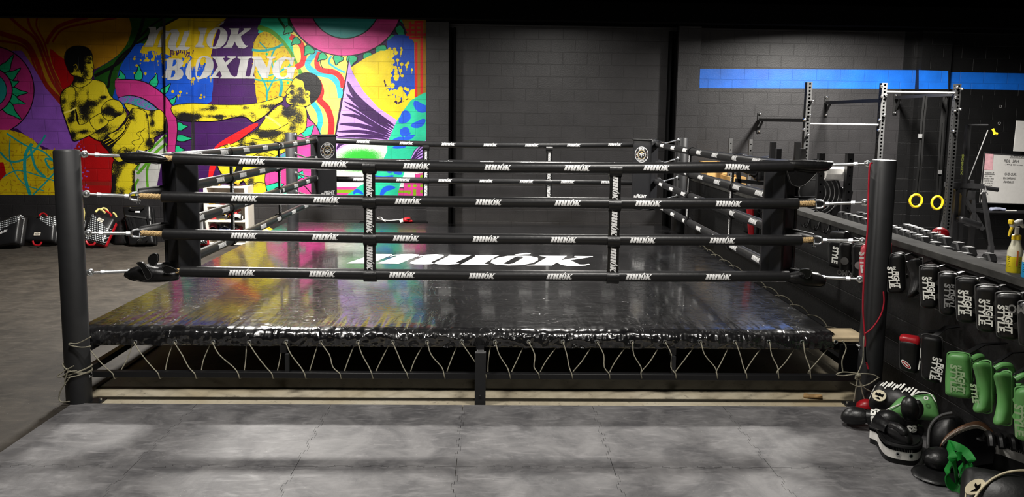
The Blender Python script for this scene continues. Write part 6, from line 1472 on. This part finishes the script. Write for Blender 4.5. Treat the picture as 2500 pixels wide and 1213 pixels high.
for k, (wx, wy, ux, uy) in enumerate(((1856, 291, 1966, 294), (2019, 251, 2150, 245), (2188, 246, 2336, 230))):
    a = at(wx, wy, y=YB-.05); b = V((UXS[k]-.01, UY+.076, at(ux, uy, y=UY+.076).z)); a.x = UXS[k]; a.z = b.z if abs(a.z-b.z) < .12 else a.z
    a = V((at(wx, wy, y=YB-.05).x, YB-.05, b.z if k else a.z)); mb = MB(); mb.bar(a, b, .05, .05, m_rigd); mb.build('wall_arm', T)
    pl = at(wx-2, wy+9, y=YB-.012); mb = MB(); mb.box((pl.x, YB-.008, pl.z), (.07, .016, .34), m_rigd); mb.bar(V((pl.x, YB-.02, pl.z-.09)), V((a.x, YB-.17, a.z-.02)), .02, .04, m_rigd); mb.build('wall_plate', T)
    for dz in (.15, -.14): bolt((pl.x, YB-.016, pl.z+dz))
for px, py in ((2443, 260), (2440, 301)): p = at(px, py, y=YB-.002); mb = MB(); mb.torus(p, .022, .008, m_bolt, rx(PI/2), 12, 6); tag(mb.build('anchor_ring'), 'small steel wall anchor, %s, on the dark wall above the whiteboard' % ('upper one' if py < 280 else 'lower one'), 'anchor')
p0, p1 = at(2338, 233, y=UY+.3), at(2253, 234, y=6.2)
mb = MB(); mb.tube([p0, p1], .02, m_rigd, 8); mb.build('cross_tube', T)
# vertical lettering on the third upright
mb = MB(); o = at(2346, 400, y=UY-.004); put_text(mb, 'XENIOS', at(2349, 402, y=UY-.004), (0, 0, 1), (-1, 0, 0), .03, mat('dim_yellow_print', (.07, .08, .01), .5), .30, 0, .03); mb.build('print', T)
# gym rings and straps
m_web = mat('black_webbing', (.004, .004, .004), .8, spec=.2)
m_ring = mat('yellow_ring_plastic', (.80, .52, .01), .35)
for px, py, rx_, ry_, sp, nm in ((2236, 490, 17, 17.5, ((2236, 475), (2244, 400), (2250, 300), (2257, 234)), 'left'), (2288, 495, 15.5, 18, ((2287, 478), (2292, 400), (2298, 300), (2306, 232)), 'right')):
    yy = 5.6; c = at(px, py, y=yy); k = (c-CAM).dot(FW)/CF
    T2 = thing('gym_ring', 'yellow gymnastic ring on black straps, %s one of the pair' % nm, 'gym ring', c, 'hanging gymnastic rings')
    mb = MB(); mb.torus(c, (rx_-2.3)*k, 3.0*k, m_ring, rx(PI/2) @ Matrix.Identity(3), 40, 10, ry=(ry_-2.3)*k); mb.build('ring', T2, smooth=60)
    for q in (0, .03):
        P = [at(x, y, y=yy)+V((q, 0, 0)) for x, y in sp]; mb = MB(); mb.ribbon(P, (1, 0, 0), .038, .004, m_web); mb.build('strap', T2)
    mb = MB(); bp = at(sp[1][0]+2, 332 if nm == 'left' else 420, y=yy); mb.box(bp, (.05, .03, .06), m_bar); mb.build('buckle', T2)
# short squat-stand posts
def stand(pxs, Y, label, m, holes=True):
    xs_ = [at(x, y, y=Y) for x, y, w in pxs]; T3 = thing('squat_stand', label, 'squat stand', (sum(p.x for p in xs_)/len(xs_), Y, 0), 'short rack stands')
    for (x, y, w), p in zip(pxs, xs_):
        ww = w*(p-CAM).dot(FW)/CF; mb = MB(); mb.box((p.x, Y+ww/2, p.z/2), (ww, ww, p.z), m)
        if holes:
            z = p.z-.08
            while z > .9: mb.lathe([(0, 0), (.011, 0)], m_top, (p.x, Y-.0006, z), rx(PI/2), 10); z -= .1
        mb.build('post', T3)
    a, b = xs_[0], xs_[-1]; mb = MB(); mb.bar((a.x, Y+.04, .04), (b.x, Y+.04, .04), .07, .07, m); mb.build('foot_beam', T3)
    mb = MB(); mb.bar((a.x, Y-.35, .03), (a.x, Y+.45, .03), .07, .06, m); mb.bar((b.x, Y-.35, .03), (b.x, Y+.45, .03), .07, .06, m); mb.build('foot', T3)
m_std = mat('stand_dark_steel', (.02, .02, .021), .45)
stand([(1785, 338, 8), (1834, 340, 8)], 6.3, 'pair of short grey punched posts in front of the wall by the wooden boxes', m_rig)
stand([(1890, 347, 12), (1950, 347, 12)], 4.55, 'pair of taller black rack posts behind the near right corner pad', m_std, False)
stand([(1903, 363, 12), (1963, 363, 12)], 4.2, 'pair of lower black rack posts just before the taller pair', m_std, False)
stand([(2008, 374, 14), (2078, 374, 15)], 3.6, 'pair of short black punched posts with the white roller between them', m_std)
# wooden boxes
for (x0, y0, x1, y1, Y, nm) in ((1727, 397, 1776, 452, 6.45, 'tall plywood jump box with an open top by the wall'), (1783, 432, 1822, 470, 5.9, 'lower plywood box with a wavy front edge beside the tall one')):
    a, b = at(x0, y0, y=Y), at(x1, y0, y=Y); T3 = thing('plyo_box', nm, 'box', ((a.x+b.x)/2, Y, 0), 'plywood boxes'); h = a.z
    mb = MB(); mb.box(((a.x+b.x)/2, Y+.01, h/2), (b.x-a.x, .02, h), m_birch); mb.build('front_panel', T3)
    for x in (a.x+.01, b.x-.01): mb = MB(); mb.box((x, Y+.25, h/2), (.02, .46, h-.002), m_birch); mb.build('side_panel', T3)
    mb = MB(); mb.box(((a.x+b.x)/2, Y+.49, h/2), (b.x-a.x, .02, h), m_birch); mb.build('back_panel', T3)
    mb = MB(); mb.box(((a.x+b.x)/2, Y+.25, h-.05), (b.x-a.x-.04, .46, .02), m_birch); mb.build('inner_board', T3)
# bench / ham developer: black upholstery and frame
T3 = thing('weight_bench', 'black upholstered bench machine between the rack posts and the wooden boxes', 'bench', at(1850, 470, y=4.9)); T3.location.z = 0
for c_, s_, rot in (((1828, 388), (.34, .22, .10), .25), ((1868, 392), (.36, .24, .12), -.15), ((1880, 420), (.42, .24, .26), 0), ((1832, 415), (.20, .2, .13), .2)):
    c = at(*c_, y=4.9); mb = MB(); mb.box(c, s_, m_leather, ry(rot), r=.05, n=3); mb.build('cushion', T3, smooth=60)
for a, b in (((1795, 440), (1900, 452)), ((1800, 400), (1812, 520)), ((1880, 430), (1890, 520)), ((1812, 408), (1870, 452))):
    mb = MB(); p, q = at(*a, y=4.95), at(*b, y=4.95); mb.bar(p, q, .05, .05, m_std); mb.build('frame_tube', T3)
for x_ in (1800, 1885): p = at(x_, 470, y=4.95); mb = MB(); mb.bar((p.x, 4.95, 0), (p.x, 4.95, p.z), .06, .06, m_std); mb.bar((p.x, 4.6, .03), (p.x, 5.3, .03), .06, .05, m_std); mb.build('leg', T3)
p = at(1884, 456, y=4.85); mb = MB(); mb.cyl(p, p+V((0, -.03, 0)), .03, m_bolt, 10); mb.build('knob', T3)
# white roller between the short posts
c = at(2042, 424, y=3.75); T3 = thing('white_roller', 'white upholstered roller cushion between the short punched posts', 'cushion', (c.x, c.y, c.z-.09))
mb = MB(); mb.lathe([(0, -.16), (.075, -.155), (.09, -.13), (.09, .13), (.075, .155), (0, .16)], m_wht_l, c, ry(PI/2) @ Matrix.Identity(3), 8); mb.build('cushion', T3, smooth=30)
mb = MB(); mb.cyl(c-V((.2, 0, 0)), c+V((.2, 0, 0)), .02, m_std, 10); mb.bar(c+V((0, .02, -.05)), (c.x, 3.77, 0), .06, .06, m_std); mb.build('axle', T3)
c = at(2046, 470, y=3.9); mb = MB(); mb.box(c, (.26, .3, .16), m_leather, ry(.2), r=.04, n=3); mb.bar(c, (c.x, 3.9, 0), .06, .06, m_std); tag(mb.build('seat_pad'), 'dark seat pad under the white roller', 'seat')
# fan bike wheel
c = at(1985, 468, y=3.9); T3 = thing('fan_bike', 'dark fan bike with pale curved cage lines behind the near right corner pad', 'exercise bike', (c.x, c.y, 0))
mb = MB(); mb.lathe([(0, -.06), (.30, -.06), (.33, -.03), (.33, .03), (.30, .06), (0, .06)], m_std, c, rz(-.5) @ rx(PI/2), 36); mb.build('fan_drum', T3, smooth=50)
for r_ in (.16, .21, .26, .31): mb = MB(); mb.torus(c+rz(-.5) @ V((0, -.07, 0)), r_, .006, m_bar, rz(-.5) @ rx(PI/2), 40, 6); mb.build('cage_ring', T3)
mb = MB(); mb.bar((c.x, c.y, 0), (c.x, c.y, c.z), .06, .06, m_std); mb.bar((c.x, c.y-.3, .03), (c.x, c.y+.4, .03), .07, .06, m_std); mb.build('stand', T3)
# dumbbells on their rack just behind the ledge
m_hex = mat('hex_rubber', (.030, .030, .031), .5, var=.2); DX = 3.87
T3 = thing('dumbbell_rack', 'low dark rack carrying a long row of hexagonal dumbbells behind the half wall', 'rack', (DX, 1.5, 0))
zr = 1.02
for x in (DX-.12, DX+.10): mb = MB(); mb.bar((x, -.7, zr), (x, 3.4, zr), .05, .05, m_std); mb.build('rail', T3)
for y in (-.5, 1.4, 3.2): mb = MB(); mb.bar((DX-.12, y, 0), (DX-.12, y, zr), .06, .06, m_std); mb.bar((DX+.10, y, 0), (DX+.10, y, zr), .06, .06, m_std); mb.build('leg', T3)
px_list = [2066, 2080, 2094, 2108, 2124, 2176, 2188, 2202, 2218, 2234, 2250, 2264, 2294, 2318]
words = ['farthest', 'second farthest', 'third farthest', 'fourth farthest', 'fifth farthest', 'first right of the post', 'second right of the post', 'third right of the post', 'fourth right of the post', 'fifth right of the post', 'sixth right of the post', 'seventh right of the post', 'left of the chrome handles', 'right of the red ball']
def db(c, h, label, L=.20):
    T4 = thing('dumbbell', label, 'dumbbell', (c.x, c.y, c.z-h), 'hexagonal dumbbells on the rack')
    for s_ in (-1, 1): mb = MB(); a = c+V((s_*.055, 0, 0)); b = c+V((s_*L*.68, 0, 0)); mb.tube([a, a.lerp(b, .15), a.lerp(b, .85), b], h, m_hex, 6, radii=[h*.88, h*1.1, h*1.1, h*.9]); mb.build('head', T4, smooth=20)
    mb = MB(); mb.cyl(c-V((.06, 0, 0)), c+V((.06, 0, 0)), .016, m_bar, 12); mb.build('handle', T4)
pl_ = [(2066, 522), (2132, 552), (2176, 564), (2270, 598), (2325, 624)]
for px, wd in zip(px_list, words):
    for k in range(len(pl_)-1):
        if pl_[k][0] <= px <= pl_[k+1][0]: f = (px-pl_[k][0])/(pl_[k+1][0]-pl_[k][0]); py = pl_[k][1]*(1-f)+pl_[k+1][1]*f; break
    c = at(px, py-2, x=DX-.06); c.x = DX; c.z = max(c.z, zr+.08); c.z = min(c.z, zr+.14); db(c, .062, 'black hexagonal dumbbell, %s, in the row behind the ledge' % wd)
for k, (px, py) in enumerate(((2340, 622), (2348, 628), (2356, 634))):
    c = at(px, py, x=DX-.06); c.x = DX; c.z = zr+.02+.03; T4 = thing('hand_weight', 'small chrome handled weight at the near end of the dumbbell row', 'dumbbell', c, 'chrome hand weights'); mb = MB(); mb.cyl(c-V((.10, 0, 0)), c+V((.10, 0, 0)), .016, m_bolt, 12); mb.build('handle', T4)
    for s_ in (-1, 1): mb = MB(); mb.cyl(c+V((s_*.07, 0, 0)), c+V((s_*.12, 0, 0)), .03, m_bolt, 12); mb.build('head', T4)
c = at(2368, 640, x=DX-.06); c.x = DX; c.z = zr+.09; db(c, .055, 'black hexagonal dumbbell at the near end of the row', .18)
# red kettlebell
c = at(2295, 573, x=4.35); T3 = thing('kettlebell', 'glossy red ball shaped weight with white figures behind the dumbbells', 'kettlebell', (c.x, c.y, c.z-.09))
mb = MB(); mb.ell(c, (.078, .078, .072), m_redv, None, 24, 14); f = (CAM-c).normalized(); s_ = V((0, 0, 1)).cross(f).normalized(); upv = f.cross(s_)
put_text(mb, '13', c+f*.08+upv*.022-s_*.01, s_, upv, .026, m_white, None, 0, .03); put_text(mb, '-', c+f*.079-s_*.055, s_, upv, .03, m_white, None, 0, .03); mb.build('ball', T3, smooth=70)
mb = MB(); mb.cyl(c-V((0, 0, .10)), c-V((0, 0, .05)), .045, m_redv, 16); mb.build('foot', T3)
pz = c.z-.10; mb = MB(); mb.box((c.x+.05, c.y+.05, pz/2), (.24, .24, pz), m_top, r=.02, n=2); tag(mb.build('storage_crate'), 'dark crate behind the dumbbell rack under the red ball', 'crate')
# whiteboards
m_board = mat('whiteboard_enamel', (.50, .49, .47), .35, var=.04); m_ink = mat('board_ink', (.02, .02, .02), .6); m_pinkp = mat('pink_paper', (.55, .30, .33), .7); m_redink = mat('red_ink', (.35, .03, .05), .6)
WY = 6.72
A, B_, C4, D4 = at(2404, 373, y=WY), at(2560, 384, y=WY), at(2560, 500, y=WY), at(2392, 495, y=WY)
T3 = thing('whiteboard', 'white marker board with handwritten training list on the dark end wall', 'whiteboard', (A.x, WY, D4.z))
mb = MB(); qpad(mb, [A, B_, C4, D4], .02, m_board, .002, n=1); PAN = mb.build('panel', T3, smooth=0)
mb = MB()
for a, b in ((A, B_), (B_, C4), (C4, D4), (D4, A)): mb.bar(a+V((0, -.004, 0)), b+V((0, -.004, 0)), .014, .014, m_std)
mb.build('frame', T3)
mb = MB()
def wr(s, px, py, h, m, w=None, sh=.15):
    p = at(px, py, y=WY-.004); k = (p-CAM).dot(FW)/CF; put_text(mb, s, p, (1, 0, -.03), (.03, 0, 1), h*k, m, w*k if w else None, sh, .0)
wr('STRENGTH', 2487, 381, 6, m_ink, 42); wr('RDL  3RM', 2469, 393, 6.5, m_ink, 36); wr('- 2 RM @ 85% to max', 2474, 402, 3.2, m_ink, 46); wr('GHD CURL', 2467, 425, 6, m_ink, 30); wr('BULGARIANS', 2464, 435, 5, m_ink, 30); wr('DEADBUG', 2462, 444, 5, m_ink, 24)
wr('WARM UP', 2415, 422, 4.5, m_ink, 23); wr('BIKE 4MIN', 2413, 430, 3, m_ink, 17)
for k, s_ in enumerate(('BANDED T SPINE', 'MONSTER WALK', '10 GOBLETS', 'KB RDL')): wr(s_, 2414, 436+k*5.6, 3, m_ink, 24-2*k)
mb.bar(at(2465, 385, y=WY-.004), at(2512, 386, y=WY-.004), .003, .003, m_ink); mb.bar(at(2403, 426, y=WY-.004), at(2428, 426, y=WY-.004), .003, .003, m_ink); mb.build('handwriting', PAN, smooth=0)
mb = MB(); qpad(mb, [at(x, y, y=WY-.006) for x, y in ((2404, 374), (2426, 374), (2423, 415), (2401, 414))], .003, m_pinkp, .001, n=1)
for k, s_ in enumerate(('NON-SLIP', 'THE WORK', 'HEAT SO', '', 'MUN SHINE', 'TUES BEST', 'WED BENCH', 'THE QUAD', 'THE SPRINT')):
    if s_: wr(s_, 2414-k*.25, 376.5+k*4.2, 2.6, m_redink, 17)
mb.build('pink_note', PAN, smooth=0)
T3 = thing('second_board', 'blank grey marker board higher up at the right picture edge', 'whiteboard', at(2500, 370, y=WY)); mb = MB(); qpad(mb, [at(x, y, y=WY) for x, y in ((2483, 294), (2560, 298), (2556, 372), (2475, 369))], .02, m_board, .002, n=1); mb.build('panel', T3, smooth=0)
# tray with cloth under the board
a, b = at(2395, 517, y=WY-.1), at(2560, 522, y=WY-.1); T3 = thing('shelf_ledge', 'dark narrow shelf below the whiteboard', 'shelf', (a.x, WY, a.z)); mb = MB(); mb.box(((a.x+b.x)/2, (WY-.12+YB)/2, a.z), (b.x-a.x, YB-WY+.12, .03), m_std); mb.build('board', T3)
c = at(2436, 511, y=WY-.05); m_blcl = mat('grey_blue_cloth', (.28, .30, .40), .9); mb = MB(); mb.box(c+V((0, 0, .0)), (.26, .08, .05), m_blcl, None, r=.022, n=3, fn=lambda v: V((v.x, v.y, v.z+.012*noise.noise(v*25)-abs(v.x)*.12+.012))); tag(mb.build('cleaning_cloth'), 'crumpled grey blue cloth on the shelf below the whiteboard', 'cloth')
c = at(2468, 514, y=WY-.08); mb = MB(); mb.cyl(c-V((.09, 0, 0)), c+V((.09, 0, 0)), .011, m_wplast, 10); tag(mb.build('marker_pen'), 'white marker pen beside the cloth below the whiteboard', 'pen')
# barbell sled / machine at right
T3 = thing('cable_machine', 'dark cable and rowing machine standing before the whiteboard', 'exercise machine', (7.4, 5.2, 0)); MY = 5.3
def q_(x, y, yy=MY): return at(x, y, y=yy)
for a, b, w in (((2308, 450), (2400, 455), .07), ((2385, 455), (2436, 462), .05), ((2322, 452), (2336, 462), .06), ((2342, 462), (2400, 560), .05), ((2322, 470), (2290, 600), .05), ((2400, 470), (2420, 600), .05), ((2372, 440), (2376, 520), .05)):
    mb = MB(); mb.bar(q_(*a), q_(*b), w, w, m_std); mb.build('frame_tube', T3)
mb = MB(); mb.tube([q_(2402, 459, 5.2), q_(2436, 464, 5.2)], .028, m_leather, 10); mb.build('grip', T3)
mb = MB(); mb.box(q_(2355, 540), (.35, .35, .10), m_leather, ry(.3), r=.04, n=2); mb.build('seat', T3)
mb = MB(); mb.box(q_(2370, 475), (.12, .05, .16), m_std, r=.01, n=2); mb.build('monitor', T3)
mb = MB(); mb.tube([q_(2412, 318), q_(2365, 438)], .008, m_bar, 8); mb.tube([q_(2364, 305), q_(2412, 305)], .012, m_std, 8); mb.build('cable', T3)
mb = MB(); mb.tube([q_(2400, 466, 5.15), q_(2404, 452, 5.15), q_(2408, 468, 5.15)], .012, m_bar, 8); mb.tube([q_(2394, 474, 5.15), q_(2402, 464, 5.15), q_(2412, 474, 5.15)], .008, m_bar, 8); mb.build('spring_clip', T3)
for a in ((2290, 600), (2420, 600), (2376, 520), (2364, 305), (2336, 462)):
    p = q_(*a); mb = MB(); mb.bar((p.x, p.y, 0), p, .06, .06, m_std); mb.build('leg', T3)
a = q_(2423, 314); T3b = thing('yellow_hook', 'small yellow handle hanging high beside the whiteboard', 'handle', a); mb = MB(); mb.cyl(q_(2424, 315), q_(2429, 326), .018, m_ycap, 10); mb.cyl(q_(2427, 326), q_(2434, 327), .022, m_ycap, 10); mb.build('grip', T3b)
